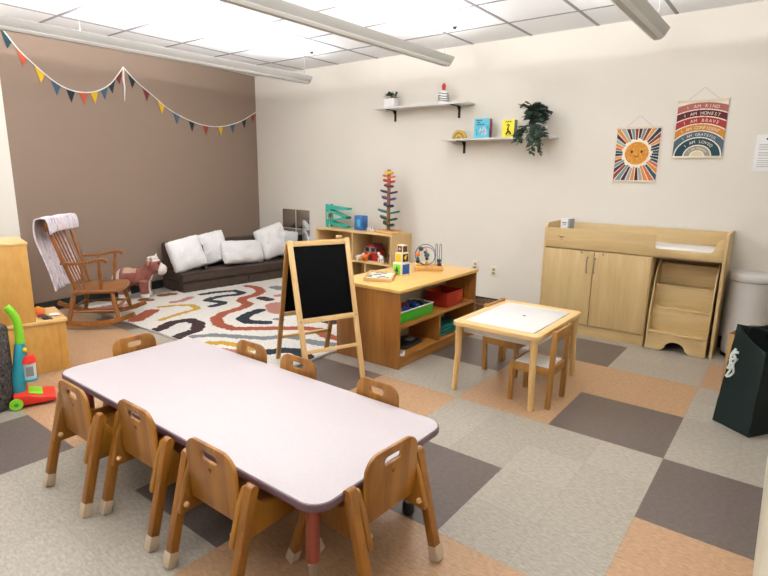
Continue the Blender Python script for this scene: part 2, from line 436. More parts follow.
# ------------------------------------------------------------------ pendant lights
fix_m = plain('fixture_grey_enamel', '#b6b5b1', .5, bump=.15, bscale=900)
fix_low = plain('fixture_perforated_strip', '#e2e2df', .5, bump=.4, bscale=1200)
tube_glow, N, L, b = new_mat('lit_tube')
b.inputs['Emission Color'].default_value = (1, .97, .92, 1); b.inputs['Emission Strength'].default_value = 6
FL = 5.9
def make_fixture():
    t = thing('pendant_light', '', 'ceiling light', group='linear pendant lights under the ceiling')
    # local: +Y end at 0, runs to -FL; keel at z=0
    sec = [(-.078, .075), (-.045, .02), (-.018, 0), (.018, 0), (.045, .02), (.078, .075), (.073, .077), (.042, .027), (.016, .007), (-.016, .007), (-.042, .027), (-.073, .077)]
    MB().prism(sec, FL, frame((0, 0, 0), (1, 0, 0), (0, 0, 1), (0, -1, 0))).done('housing', fix_m, t, 25)
    s = MB()
    for sg in (-1, 1):
        s.bar((sg * .0325, -.02, .0085), (sg * .0325, -FL + .02, .0085), .031, .003, .0005, (sg * -.7, 0, 1))
    tag(s.done('perforated_strip', fix_low, t), 'paler perforated strip')
    for y in (0, -FL): MB().prism([(-.078, .075), (-.045, .02), (-.018, 0), (.018, 0), (.045, .02), (.078, .075)], .004, frame((0, y + .004 * (y == 0), 0), (1, 0, 0), (0, 0, 1), (0, -1, 0))).done('end_cap', fix_m, t)
    lt = MB()
    for x in (-.03, .03): lt.tube([(x, -.1, .06), (x, -FL + .1, .06)], .013, 10)
    lt.done('lamp_tube', tube_glow, t)
    for y in (.0, -2.4, -4.8):
        cb_ = MB().tube([(0, y - .05, .085), (0, y - .05, H - 2.4 - .03)], .0018, 6).tube([(-.07, y - .05, .07), (.07, y - .05, .07)], .004, 6).done('hanger_cable', steel, t)
        MB().lathe([(0, 0), (.045, 0), (.05, .006), (.05, .028), (0, .028)], (0, y - .05, H - 2.4 - .03), 20).done('ceiling_canopy', PAL['cream'], t)
        MB().lathe([(0, 0), (.014, 0), (.02, .02), (0, .02)], (.07, y + .0, H - 2.4 - .022), 12).done('cable_gripper', black_rub, t)
    return t
fx = make_fixture()
fx['label'] = 'long grey pendant light running above the brown wall and bunting'
fx.location = (-3.62, 1.06, 2.4)
fx.rotation_euler.x = .011
f2 = copy_tree(fx, (-1.79, 1.06, 2.4), 0, 'long grey pendant light over the middle of the room, pointing at the upper wall shelf')
f2.rotation_euler.x = .011
copy_tree(fx, (-.005, 1.06, 2.4), 0, 'long grey pendant light ending above the two wall posters')
def area(name, loc, sx_, sy_, power, up, col=(.97, .98, 1), spread=PI):
    l = bpy.data.lights.new(name, 'AREA'); l.shape = 'RECTANGLE'; l.size = sx_; l.size_y = sy_; l.energy = power; l.color = col; l.spread = spread
    o = bpy.data.objects.new(name, l); COL.objects.link(o); o.location = loc
    o.rotation_euler = (PI if up else 0, 0, 0); return o
UP, DOWN = 74, 14
for x, tl in ((-3.62, .011), (-1.79, .011), (-.005, 0)):
    dz = -tl * FL / 2
    for sg in (-1, 1):
        o = area('lamp_uplight', (x + sg * .045, 1.06 - FL / 2, 2.492 + dz), .06, FL - .2, UP, True)
        o.rotation_euler = (PI + tl, -sg * math.radians(48), 0)
    area('lamp_downlight', (x, 1.06 - FL / 2, 2.392 + dz), .05, FL - .2, DOWN, False).rotation_euler = (tl, 0, 0)

# recessed panel at the top edge of the view
t = thing('ceiling_panel', 'white framed square panel set in the ceiling beside the middle pendant light', 'ceiling panel', (-2.84, -.91, H - .012))
MB().prism(rrect(.6, .58, .0), .01, frame((0, 0, 0), (1, 0, 0), (0, 1, 0)), [rrect(.54, .52, 0)]).done('frame', fix_m, t)
MB().box((-.27, -.26, .003), (.27, .26, .01), .001).done('panel', white_pl, t)

# ------------------------------------------------------------------ toddler chairs
def make_chair():
    t = thing('toddler_chair', '', 'chair', group='wooden chairs around the long table')
    # backrest: rounded panel with a hand slot, leaning back a little
    Mb = frame((0, -.108, .255), (1, 0, 0), (0, -.06, .998), None)
    prof = [(-.126, 0), (.126, 0), (.131, .05), (.131, .17)] + [(.131 - .06 + .06 * math.cos(a), .175 + .06 * math.sin(a)) for a in [k * PI / 12 for k in range(0, 7)]]
    prof += [(-x, y) for x, y in prof[:1:-1]]
    MB().prism(prof, .013, Mb, [rrect(.084, .03, .0145, 4, 0, .19)], .003).done('backrest', W_chair, t)
    e = MB()
    for dx, dy, rr in ((0, 0, .0045), (.007, .004, .003), (-.006, .004, .003), (.003, -.006, .003)):
        e.lathe([(0, 0), (rr, 0), (rr, .0006), (0, .0006)], (0, 0, 0), 10, frame((dx, -.1225 - (.145 + dy) * .06, .255 + .145 + dy), (1, 0, 0), (0, 0, 1), (0, -1, 0)))
    tag(e.done('emblem', emblem_mat, t), 'small dark branded mark')
    MB().prism(rrect(.262, .245, .02, 3, 0, .02), .012, frame((0, 0, .245), (1, 0, 0), (0, 1, 0)), bev=.003).done('seat', W_chair_y, t)
    side = [(.12, .205), (.135, .22), (.135, .268), (.12, .283), (.02, .29), (-.04, .305), (-.075, .345)] + [(-.1 + .018 * math.cos(a), .37 + .018 * math.sin(a)) for a in [k * PI / 8 for k in range(0, 9)]] + [(-.136, .33), (-.170, .215), (-.168, .203), (-.158, .198), (-.12, .2)]
    for sg in (-1, 1):
        MB().prism(side, .021, frame((sg * .1315 if sg > 0 else -.1525, 0, 0), (0, 1, 0), (0, 0, 1)), bev=.006, seg=3).done('side_panel', W_chair, t)
    for sg in (-1, 1):
        for (yf, yt, zt) in ((-.203, -.1, .388), (.203, .1, .262)):
            a, c = V((sg * .1715, yf, .0)), V((sg * .1705, yt, zt)); d = (c - a).normalized()
            lg = MB().bar(a + d * .035, c, .034, .034, .004, (1, 0, 0))
            lg.tube([c + V((-.0169, 0, -.002)), c + V((.0169, 0, -.002))], .017, 12)
            lo = lg.done('leg', W_post, t)
            MB().bar(a + V((0, 0, .002)), a + d * .058, .038, .038, .004, (1, 0, 0)).done('foot_cap', tip_mat, lo)
    for sg in (-1, 1):
        MB().lathe([(0, 0), (.010, 0), (.011, .006), (.007, .01), (.006, .014), (0, .015)], (0, 0, 0), 12, frame((sg * .1315, -.145, .232), (0, 1, 0), (0, 0, sg * -1), (-sg, 0, 0))).done('bolt_cap', dowel_mat, t)
    for o in list(t.children) + [g for o in t.children for g in o.children]: o.data.transform(Matrix.Diagonal((1.05, 1, 1.055, 1)))
    return t
ch = make_chair()
ch.location = (-1.38, -2.462, 0); ch['label'] = 'wooden toddler chair on the near long side of the table, nearest the toy vacuum'
copy_tree(ch, (-.975, -2.40, 0), 0, 'wooden toddler chair on the near long side of the table, middle of the three')
copy_tree(ch, (-.478, -2.405, 0), 0, 'wooden toddler chair on the near long side of the table, beside the red table leg')
copy_tree(ch, (-.125, -2.135, 0), PI / 2 - .06, 'wooden toddler chair alone at the right end of the long table')
copy_tree(ch, (-1.32, -1.80, 0), PI, 'wooden toddler chair across the table, in front of the rug, farthest left of that row')
copy_tree(ch, (-.945, -1.80, 0), PI + .03, 'wooden toddler chair across the table, in front of the easel legs')
copy_tree(ch, (-.435, -1.80, 0), PI - .06, 'wooden toddler chair across the table, in front of the low shelf')
copy_tree(ch, (-1.805, -2.03, 0), -PI / 2, 'wooden toddler chair at the far left end of the long table, facing right')

for o in bpy.data.objects:
    if o.name.startswith('toddler_chair') and o.location.y > -2.08 : o.scale = (.92, .95, .95)

# ------------------------------------------------------------------ long table
TX, TY = (-1.888, -.045), (-2.462, -1.705)
t = thing('activity_table', 'long low table with pale laminate top, plum edge and red legs', 'table', ((TX[0] + TX[1]) / 2, (TY[0] + TY[1]) / 2, 0))
lw, lh = TX[1] - TX[0], TY[1] - TY[0]
MB().prism(rrect(lw - .012, lh - .012, .075, 8), .03, frame((0, 0, .384), (1, 0, 0), (0, 1, 0)), bev=.002).done('tabletop', white_lam, t)
MB().prism(rrect(lw, lh, .08, 8), .026, frame((0, 0, .385), (1, 0, 0), (0, 1, 0)), [rrect(lw - .0125, lh - .0125, .0755, 8)], bev=.004).done('edge_band', purple_edge, t)
for sx_ in (-1, 1):
    for sy_ in (-1, 1):
        x, y = sx_ * (lw / 2 - .115), sy_ * (lh / 2 - .095)
        lg = MB().tube([(x, y, .13), (x, y, .384)], .024, 18).done('leg', red_leg, t)
        tag(MB().tube([(x, y, .05), (x, y, .132)], .018, 18).done('leg_extension', chrome, lg), 'chrome lower leg')
        tag(MB().lathe([(0, 0), (.022, .0), (.026, .01), (.026, .045), (.019, .055), (0, .055)], (x, y, 0), 18).done('foot', black_rub, lg), 'black rubber foot')

# ------------------------------------------------------------------ small white-topped table and two chairs
tx0, tx1, ty0, ty1 = -.715, -.125, -.53, .283
t = thing('play_table', 'small pine play table with a white inset top', 'table', ((tx0 + tx1) / 2, (ty0 + ty1) / 2, 0))
w_, h_ = tx1 - tx0, ty1 - ty0
MB().prism(rrect(w_, h_, .035, 6), .03, frame((0, 0, .45), (1, 0, 0), (0, 1, 0)), [rrect(w_ - .11, h_ - .15, .004, 2)], bev=.004).done('frame', W_pine_x, t)
tag(MB().box((-w_ / 2 + .056, -h_ / 2 + .083, .468), (w_ / 2 - .062, h_ / 2 - .076, .4785), .001).done('inset_top', white_paint, t), 'white inset top')
MB().lathe([(0, 0), (.012, 0), (.012, .001), (0, .001)], (0.02, .03, .4786), 14).done('finger_hole', dark_gap, t)
MB().box((-w_ / 2 + .05, -h_ / 2 + .07, .395), (w_ / 2 - .05, h_ / 2 - .07, .449), .006).done('storage_tray', white_pl, t)
for sx_ in (-1, 1):
    for sy_ in (-1, 1):
        x, y = sx_ * (w_ / 2 - .037), sy_ * (h_ / 2 - .037)
        MB().tube([(x + sx_ * .012, y + sy_ * .012, 0), (x, y, .25), (x, y, .4495)], [.017, .021, .023], 16).done('leg', W_pine, t)
def make_small_chair():
    t = thing('small_chair', '', 'chair', group='small chairs at the play table')
    a, b_ = .125, .125
    for sx_ in (-1, 1):
        MB().bar((sx_ * a, b_, 0), (sx_ * a, b_, .262), .028, .028, .003, (0, 1, 0)).done('leg', W_small, t)
        MB().bar((sx_ * a, -b_, 0), (sx_ * a, -b_ - .012, .50), .028, .03, .003, (0, 1, 0)).done('leg', W_small, t)
        MB().bar((sx_ * a, -b_, .235), (sx_ * a, b_, .235), .02, .05, .002).done('seat_rail', W_small, t)
    for y in (-b_, b_): MB().bar((-a, y, .235), (a, y, .235), .02, .05, .002).done('seat_rail', W_small, t)
    tag(MB().box((-.112, -.112, .252), (.112, .112, .262), .002).done('seat', white_pl, t), 'white seat panel')
    MB().box((-a + .012, -b_ - .02, .43), (a - .012, -b_ - .002, .495), .004).done('back_rail', W_small, t)
    return t
sc = make_small_chair()
sc.location = (-.205, -.285, 0); sc.rotation_euler = (0, 0, PI / 2); sc['label'] = 'small wooden chair with white seat at the near right side of the play table'
copy_tree(sc, (-.575, .085, 0), -PI / 2 - .05, 'small wooden chair pushed in behind the play table, its back towards the low shelf')

# ------------------------------------------------------------------ changing cabinet
CX, CY = -.835, 1.32
CW = 1.435; CD = .42
t = thing('changing_cabinet', 'maple changing cabinet with two doors and pull-out steps', 'cabinet', (CX, CY, 0))
def side_prof(): 
    return [(0, 0), (CD, 0), (CD, 1.0), (.06, 1.0)] + [(.06 - .06 * math.sin(a), .94 + .06 * math.cos(a)) for a in [k * PI / 12 for k in range(1, 7)]]
MB().prism(side_prof(), .02, frame((0, 0, 0), (0, 1, 0), (0, 0, 1)), bev=.002).done('side_panel', W_cab, t)
MB().prism(side_prof(), .02, frame((CW - .02, 0, 0), (0, 1, 0), (0, 0, 1)), bev=.002).done('side_panel', W_cab, t)
MB().box((.02, CD - .02, .0), (CW - .02, CD, .985), .002).done('back_panel', W_cab_x, t)
MB().box((.02, .02, .775), (CW - .02, CD - .02, .797), .001).done('deck', W_cab_x, t)
MB().box((.905, .01, 0), (.925, CD - .02, .775), .001).done('divider', W_cab, t)
rail = [(.02, .782), (CW - .02, .782), (CW - .02, .965), (1.372, .94), (1.345, .86), (1.33, .846), (.945, .846), (.932, .852), (.93, .86), (.93, .952), (.92, .958), (.02, .958)]
MB().prism(rail, .02, frame((0, .02, 0), (1, 0, 0), (0, 0, 1)), bev=.003).done('front_rail', W_cab_x, t)
mk = MB()
for a, c in (((-.028, .012), (.0, .004)), ((0, .004), (.03, .008)), ((-.01, -.002), (.012, .0)), ((.002, -.016), (.006, -.024))):
    mk.bar((.155 + a[0], -.0006, .875 + a[1]), (.155 + c[0], -.0006, .875 + c[1]), .006, .001, 0, (0, 1, 0))
tag(mk.done('maker_mark', emblem_mat, t), 'small dark bird-like mark')
MB().box((.02, .012, 0), (.905, .03, .098), .001).done('kick_board', W_cab_x, t)
for k, (x0, x1, hx) in enumerate(((.022, .456, .408), (.462, .918, .472))):
    d = MB().box((x0, -.004, .104), (x1, .014, .772), .002).done('door', W_cab, t)
    MB().tube([(hx, -.004, .585), (hx, -.03, .592), (hx, -.034, .65), (hx, -.03, .708), (hx, -.004, .715)], .005, 8, smooth=5).done('handle', steel, d)
    MB().lathe([(0, 0), (.011, 0), (.009, .004), (0, .004)], (0, 0, 0), 14, frame((hx + (-.06 if k == 0 else .06), -.004, .757), (1, 0, 0), (0, 0, 1), (0, -1, 0))).done('lock', steel, d)
MB().box((.022, .016, .1), (.904, CD - .021, .106), .001).done('bottom_board', W_cab_x, t)
# steps
x0, x1 = .945, 1.392
steps = MB()
lv = [(-.012, 0, .148), (.06, .148, .345), (.135, .345, .525), (.235, .525, .70)]
st = bpy.data.objects.new('tmp', None)
first = MB().prism([(x0 + .012, .004), (x0 + .115, .004)] + [(x0 + .223 - .075 * math.cos(a), .03 + .058 * math.sin(a)) for a in [k * PI / 10 for k in range(0, 11)]] + [(x0 + .331, .004), (x1 - .012, .004), (x1 - .012, .145), (x0 + .012, .145)], .014, frame((0, .002, 0), (1, 0, 0), (0, 0, 1)))
first.done('step_riser', W_cab_x, t)
for (y, z0, z1) in lv[1:]: MB().box((x0 + .012, y, z0 - .006), (x1 - .012, y + .014, z1 - .002), .002).done('step_riser', W_cab_x, t)
for (y, z0, z1), (y2, _, _) in zip(lv, lv[1:] + [(.275, 0, 0)]): MB().box((x0 + .012, y - .008, z1 - .004), (x1 - .012, y2 + .012, z1 + .01), .003).done('step_tread', W_cab_x, t)
cheek = [(-.018, .004), (.25, .004), (.25, .735), (.175, .735)] + [(.175 - .193 * math.sin(a) * (1), .735 - .60 * (1 - math.cos(a)) - .12 * math.sin(a)) for a in [k * PI / 16 for k in range(1, 9)]]
for x in (x0, x1 - .012): MB().prism(cheek, .012, frame((x, 0, 0), (0, 1, 0), (0, 0, 1)), bev=.002).done('step_cheek', W_cab, t)
bpy.data.objects.remove(st)
MB().box((.945, .035, .768), (1.36, .06, .7745), .001).done('step_rail', steel, t)
pad = MB().box((CX + .30, CY + .035, .7985), (CX + 1.36, CY + CD - .03, .862), .02, seg=3).done('changing_pad', white_pl)
tag(pad, 'white changing pad lying in the top of the maple cabinet', 'pad')
t = thing('wipes_box', 'small white and grey box standing on the left end of the maple cabinet', 'box', (-.69, 1.5, .798), -.1)
MB().box((-.05, -.05, 0), (.02, .05, .235), .004).done('carton', white_pl, t)
MB().box((.0205, -.05, 0), (.04, .05, .235), .003).done('side_face', PAL['grey'], t)
q = MB()
for z, w2 in ((.2, .05), (.185, .03), (.12, .02), (.11, .03)): q.box((-.012 - w2 / 2, -.0512, z - .003), (-.012 + w2 / 2, -.0502, z + .003), 0)
q.done('print', dark_ink, t)

# ------------------------------------------------------------------ trash bin
t = thing('trash_bin', 'white round step bin with a lid beside the maple cabinet', 'bin', (.765, 1.575, 0))
MB().lathe([(0, .03), (.128, .03), (.132, .05), (.137, .10), (.134, .105), (.14, .62), (.135, .625), (0, .625)], n=40).done('body', plain('bin_white_enamel', '#cbc6c1', .35), t)
MB().lathe([(0, .63), (.143, .63), (.146, .645), (.146, .672), (.135, .688), (.1, .698), (0, .702)], n=40).done('lid', plain('bin_lid_white', '#d5d1cc', .35), t)
MB().lathe([(0, .002), (.13, .002), (.132, .028), (0, .03)], n=40).done('base_ring', black_rub, t)
MB().prism(rrect(.09, .06, .02, 4), .012, frame((-.02, -.155, .012), (1, 0, 0), (0, 1, 0)), bev=.003).done('pedal', black_metal, t)

# ------------------------------------------------------------------ cream cupboard at the right edge
t = thing('cream_cupboard', 'cream painted cupboard at the bottom right edge of the view', 'cupboard', (1.034, -2.6, 0))
MB().box((.012, 0, .0), (.5, 2.31, .9), .003).done('carcass', cream, t)
MB().box((0, 0, 0), (.012, 2.31, .09), .002).done('plinth_strip', cream, t)
for k in range(3): 
    d = MB().box((.0, .01 + k * .77, .1), (.0115, .76 + k * .77, .88), .003).done('door', cream, t)
    MB().ball((-.004, .70 + k * .77, .8), .009, 12).done('knob', steel, d)

# ------------------------------------------------------------------ tote bag and paper bag
t = thing('tote_bag', 'dark green canvas tote bag with white printed emblem, standing on the floor', 'bag', (0, 0, 0))
P0, P1 = V((.938, -.063, .002)), V((.749, .07, .002)); dl = V((.575, .818, 0)); P2, P3 = P1 + dl * .37, P0 + dl * .37
top = [V((.955, -.045, .50)), V((.802, .05, .612)), V((.99, .33, .60)), V((1.15, .24, .52))]
bm = bmesh.new(); n = 14
def tote_pt(i, u_, w):
    a0, a1 = [P0, P1, P2, P3][i], [P0, P1, P2, P3][(i + 1) % 4]; b0, b1 = top[i], top[(i + 1) % 4]
    p = a0.lerp(a1, u_).lerp(b0.lerp(b1, u_), w)
    nrm = (a1 - a0).cross(V((0, 0, 1))).normalized()
    s = math.sin(PI * u_)
    fold = -.028 * s * w if i in (0, 2) else .018 * s * math.sin(PI * min(1, w * 1.2))
    p = p + nrm * -fold * (1 if i in (0, 2) else -1)
    p += nrm * .006 * noise.noise(p * 14)
    if w > .95: p.z -= .035 * s * (1 if i in (0, 2) else .6)
    return p
rings = []
for k in range(n + 1):
    w = k / n
    rings.append([bm.verts.new(tote_pt(i, q / 8, w)) for i in range(4) for q in range(8)])
for a, c in zip(rings, rings[1:]):
    for k in range(32): bm.faces.new((a[k], a[(k + 1) % 32], c[(k + 1) % 32], c[k]))
bm.faces.new(rings[0])
bmesh.ops.recalc_face_normals(bm, faces=bm.faces[:])
mm = MB(); mm.bm.free(); mm.bm = bm
body = mm.done('body', tote_mat, t, 50)
so = body.modifiers.new('s', 'SOLIDIFY'); so.thickness = .003; so.offset = -1
def tote_face(u_, w, off=.006):
    p = tote_pt(0, u_, w); e = .02
    tu = tote_pt(0, u_ + e, w) - tote_pt(0, u_ - e, w); tw = tote_pt(0, u_, w + e) - tote_pt(0, u_, w - e)
    nn = tu.cross(tw).normalized()
    if nn.dot(V((-.58, -.82, 0))) < 0: nn = -nn
    return p + nn * off
lg = MB()
def tote_stroke(pts, r): lg.tube([tote_face(*p, off=.003) for p in pts], r, 6, smooth=3)
tote_stroke([(.80, .76), (.92, .73), (.84, .69), (.94, .65), (.84, .61), (.92, .57)], .008)
tote_stroke([(.88, .78), (.95, .7), (.92, .62), (.96, .56)], .007)
tote_stroke([(.78, .7), (.84, .63), (.79, .56), (.86, .5), (.93, .48)], .006)
tote_stroke([(.86, .6), (.9, .54), (.95, .48)], .006)
tag(lg.done('emblem', logo_white, t), 'white printed emblem')
for i, (ia, ib) in enumerate(((0, 3), (1, 2))):
    a, c = top[ia].lerp(top[ib], .25), top[ia].lerp(top[ib], .75)
    mid = (a + c) / 2 + V((.0, .0, .02))
    s_ = V((-.05, .03, 0)) * (1 if i == 0 else -1)
    MB().tube([a - V((0, 0, .09)), a + s_ * .4 - V((0, 0, .02)), mid + s_ - V((0, 0, .06)), c + s_ * .4 - V((0, 0, .02)), c - V((0, 0, .09))], .009, 8, smooth=6).done('strap', tote_mat, t)
t = thing('paper_bag', 'brown kraft paper bag standing behind the green tote bag', 'bag', (.86, .87, 0), -.2)
a, h_ = .125, .36
pb = MB()
for lo, hi in (((-a, -.08, .001), (a, -.077, h_)), ((-a, .077, .001), (a, .08, h_)), ((-a, -.08, .001), (-a + .003, .08, h_)), ((a - .003, -.08, .001), (a, .08, h_)), ((-a, -.08, .001), (a, .08, .004))): pb.box(lo, hi, .0008)
pb.done('sack', kraft, t)
for y in (-.076, .076): MB().tube([(-.06, y, h_ - .03), (-.055, y, h_ + .04), (0, y, h_ + .055), (.055, y, h_ + .04), (.06, y, h_ - .03)], .004, 6, smooth=5).done('handle', kraft, t)

# ------------------------------------------------------------------ low double-sided shelf
SX0, SX1, SY0, SY1 = -1.80, -1.19, -.46, .705
t = thing('low_shelf', 'low two-tier oak shelf with a pale top, standing behind the easel', 'shelf', ((SX0 + SX1) / 2, (SY0 + SY1) / 2, 0))
hx, hy = (SX1 - SX0) / 2, (SY1 - SY0) / 2
MB().prism(rrect(2 * hx + .03, 2 * hy + .03, .02, 4), .026, frame((0, 0, .578), (1, 0, 0), (0, 1, 0)), bev=.005).done('top', W_shelftop, t)
for y0 in (-hy, hy - .022): MB().box((-hx, y0, 0), (hx, y0 + .022, .577), .002).done('end_panel', W_shelf, t)
tag(MB().box((-.01, -hy + .0225, .0), (.004, hy - .0225, .577), .001).done('centre_board', plain('shelf_back_board', '#b9ae9a', .6), t), 'pale board down the middle')
for sg in (-1, 1):
    xa, xb = (.0045, hx) if sg > 0 else (-hx, -.0105)
    MB().box((xa, -hy + .0225, .072), (xb, hy - .0225, .09), .001).done('bottom_board', W_shelf_y, t)
    MB().box((xa, -hy + .0225, .305), (xb, hy - .0225, .325), .001).done('middle_board', W_shelf_y, t)
    MB().box((xa, -.012 - .01, .0905), (xb, .008 - .01, .3045), .001).done('divider', W_shelf, t)
    MB().box((hx - .03 if sg > 0 else -hx + .012, -hy + .0225, .001), (hx - .012 if sg > 0 else -hx + .03, hy - .0225, .0715), .001).done('kick_board', W_shelf_y, t)
# things in the shelf
def open_bin(name, lo, hi, mat, rim, t, lip=.012):
    b_ = MB(); th = .004
    b_.box((lo[0], lo[1], lo[2]), (hi[0], hi[1], lo[2] + th), .001)
    for q in (((lo[0], lo[1], lo[2]), (lo[0] + th, hi[1], hi[2])), ((hi[0] - th, lo[1], lo[2]), (hi[0], hi[1], hi[2])), ((lo[0], lo[1], lo[2]), (hi[0], lo[1] + th, hi[2])), ((lo[0], hi[1] - th, lo[2]), (hi[0], hi[1], hi[2]))): b_.box(*q, .001)
    b_.done('tub', mat, t)
    cx, cy = (lo[0] + hi[0]) / 2, (lo[1] + hi[1]) / 2
    MB().prism(rrect(hi[0] - lo[0] + lip, hi[1] - lo[1] + lip, .012, 4), .008, frame((cx, cy, hi[2] - .004), (1, 0, 0), (0, 1, 0)), [rrect(hi[0] - lo[0] - .009, hi[1] - lo[1] - .009, .006, 3)], bev=.002).done('rim', rim, t)
t = thing('green_bin', 'green plastic bin with a white rim full of blue toy bricks', 'bin', (-1.335, -.165, .3262), 0)
open_bin('b', (-.1, -.235, 0), (.1, .235, .085), PAL['bin_green'], white_pl, t)
bi = 0
for (x, y, k, rz) in ((-.03, -.12, 'blue', .3), (.03, -.06, 'blue', 1), (-.02, .0, 'red', .5), (.04, .05, 'blue', .1), (-.04, .1, 'blue', .8), (.03, .13, 'navy', .4), (.03, -.14, 'red', .2)):
    q = thing('toy_brick', k + ' toy brick lying in the green bin' if k in ('navy',) else 'one of the ' + k + ' toy bricks lying in the green bin', 'toy brick', (-1.335 + x, -.165 + y * 1.15, .397), rz, k + ' bricks in the green bin')
    MB().box((-.03, -.03, 0), (.03, .03, .025), .002).done('brick', PAL[k], q)
    s_ = MB()
    for i in (-1, 1):
        for j in (-1, 1): s_.lathe([(0, 0), (.009, 0), (.009, .007), (0, .007)], (i * .015, j * .015, .025), 10)
    s_.done('studs', PAL[k], q)
q = MB().box((-.09, -.22, 0), (.09, .22, .064), .01).done('brick_heap', PAL['navy']); q.location = (-1.335, -.165, .331)
tag(q, 'heap of dark blue bricks filling the green bin', 'toy bricks', kind='stuff')
t = thing('red_bin', 'red plastic bin with orange front on the right of the oak shelf', 'bin', (-1.335, .40, .3262), 0)
open_bin('b', (-.11, -.13, 0), (.11, .13, .12), PAL['bin_red'], PAL['bin_red'], t)
fr = MB()
for z in (.03, .05, .07, .09): fr.box((.1105, .02, z - .004), (.114, .125, z + .004), .001)
tag(fr.done('ribs', plain('orange_plastic', '#d2491c', .4), t), 'orange front ribs')
t = thing('puzzle_tray', 'dark grey puzzle tray lying low in the oak shelf', 'tray', (-1.37, -.13, .091), .1)
MB().prism(rrect(.2, .3, .05, 6), .012, frame((0, 0, 0), (1, 0, 0), (0, 1, 0)), bev=.003).done('tray', plain('slate_plastic', '#35383b', .4), t)
MB().prism(rrect(.15, .24, .04, 6), .012, frame((0, 0, .0125), (1, 0, 0), (0, 1, 0)), bev=.004).done('insert', PAL['black'], t)
MB().prism(rrect(.06, .1, .02, 6), .01, frame((.03, .04, .025), (1, 0, 0), (0, 1, 0)), bev=.003).done('piece', PAL['grey'], t)
t = thing('toy_tablet', 'small white toy tablet at the near corner of the lowest shelf', 'toy', (-1.235, -.375, .091), .5)
MB().box((-.035, -.05, 0), (.035, .05, .016), .005).done('case', white_pl, t)
MB().box((-.022, -.036, .0162), (.022, .036, .0172), .0004).done('screen', PAL['grey'], t)
bm_ = MB()
for k in range(3): bm_.prism(rrect(.22 - .01 * k, .40 - .02 * k, .03, 5), .024, frame((0, 0, .025 * k), (1, 0, 0), (.02, 1, 0), (0, 0, 1)), bev=.012, seg=3)
o = bm_.done('folded_cloth', plain('teal_cloth', '#12665c', .9, bump=.3, bscale=200)); o.location = (-1.335, .35, .091)
tag(o, 'folded teal cloth on the lowest shelf, right of the divider', 'cloth')
# things on the shelf top
t = thing('wooden_tray', 'shallow wooden puzzle tray lying on the near end of the oak shelf top', 'tray', (-1.575, -.19, .6045), .52)
tr = MB()
tr.box((-.11, -.165, 0), (.11, .165, .008), .002)
for q in (((-.11, -.165, 0), (-.1, .165, .03)), ((.1, -.165, 0), (.11, .165, .03)), ((-.1, -.165, 0), (.1, -.155, .03)), ((-.1, .155, 0), (.1, .165, .03))): tr.box(*q, .002)
tr.done('frame', W_pine_x, t)
MB().box((-.099, -.154, .0085), (.099, .154, .016), .001).done('sheet', PAL['cream'], t)
pc = MB()
for i in range(14): 
    x, y = random.uniform(-.08, .08), random.uniform(-.13, .13)
    pc.box((x - .015, y - .012, .0165), (x + .015, y + .012, .021), .002)
pc.done('pieces', PAL['grey'], t)
z = .6045
for lab, s_, k1, k2, dx in (('large green and blue picture cube at the bottom of the stack', .103, 'lime', 'blue', 0), ('yellow picture cube in the middle of the stack', .08, 'yellow', 'black', .004), ('small pink picture cube on top of the stack', .062, 'pink', 'brown', .006)):
    c = thing('picture_cube', lab, 'toy cube', (-1.535 + dx, .04, z), -.16, 'stacked picture cubes')
    MB().box((-s_ / 2, -s_ / 2, 0), (s_ / 2, s_ / 2, s_), .004).done('cube', PAL['cream'], c)
    i_ = s_ * .39
    MB().box((-i_, -s_ / 2 - .001, s_ / 2 - i_), (i_, -s_ / 2 + .001, s_ / 2 + i_), .0005).done('picture', PAL[k1 if k1 != 'pink' else 'brown'], c)
    MB().box((s_ / 2 - .001, -i_, s_ / 2 - i_), (s_ / 2 + .001, i_, s_ / 2 + i_), .0005).done('picture', PAL[k2], c)
    d_ = MB()
    if k1 == 'lime':
        d_.prism([(-.022, -.022), (.022, -.022), (0, .026)], .001, frame((0, -s_ / 2 - .001, s_ / 2), (1, 0, 0), (0, 0, 1), (0, -1, 0))); dm = PAL['dark_green']
    elif k1 == 'yellow':
        d_.prism([(-.02, .0), (0, -.02), (.012, .008), (.02, .02), (-.005, .02)], .001, frame((s_ / 2 + .001, 0, s_ / 2), (0, 1, 0), (0, 0, 1), (1, 0, 0))); dm = PAL['yellow']
    else:
        d_.prism([(.012 * math.cos(a), .012 * math.sin(a)) for a in [k * PI / 6 for k in range(12)]], .001, frame((0, -s_ / 2 - .001, s_ / 2), (1, 0, 0), (0, 0, 1), (0, -1, 0))); dm = PAL['pink']
    d_.done('picture_figure', dm, c)
    z += s_ + .0006
t = thing('bead_maze', 'wooden bead maze with blue wires and coloured beads on the oak shelf', 'toy', (-1.49, .385, .6045), -.94)
MB().box((-.06, -.122, .0), (.06, .122, .036), .004).done('base', W_toy, t)
wire_m = plain('blue_wire', '#3a4a6e', .35)
MB().tube([(-.02, -.03 + .088 * math.sin(a), .128 + .09 * -math.cos(a)) for a in [k * 2 * PI / 32 for k in range(33)]], .0032, 6).done('wire_ring', wire_m, t)
MB().tube([(-.03, -.02 + .072 * math.sin(a), .115 + .078 * -math.cos(a)) for a in [k * 2 * PI / 32 for k in range(33)]], .0028, 6).done('wire_ring', wire_m, t)
MB().tube([(.03, -.1, .036), (.03, -.098, .12), (.025, -.07, .19), (.02, -.03, .185), (.02, -.02, .12), (.02, -.02, .036)], .0028, 6, smooth=7).done('wire_arch', PAL['red'], t)
for y in (.055, .09):
    MB().tube([(-.02, y, .036), (-.02, y + .002, .2), (0, y + .008, .226), (.02, y + .014, .2), (.025, y + .016, .036)], .0028, 6, smooth=6).done('wire_arch', wire_m, t)
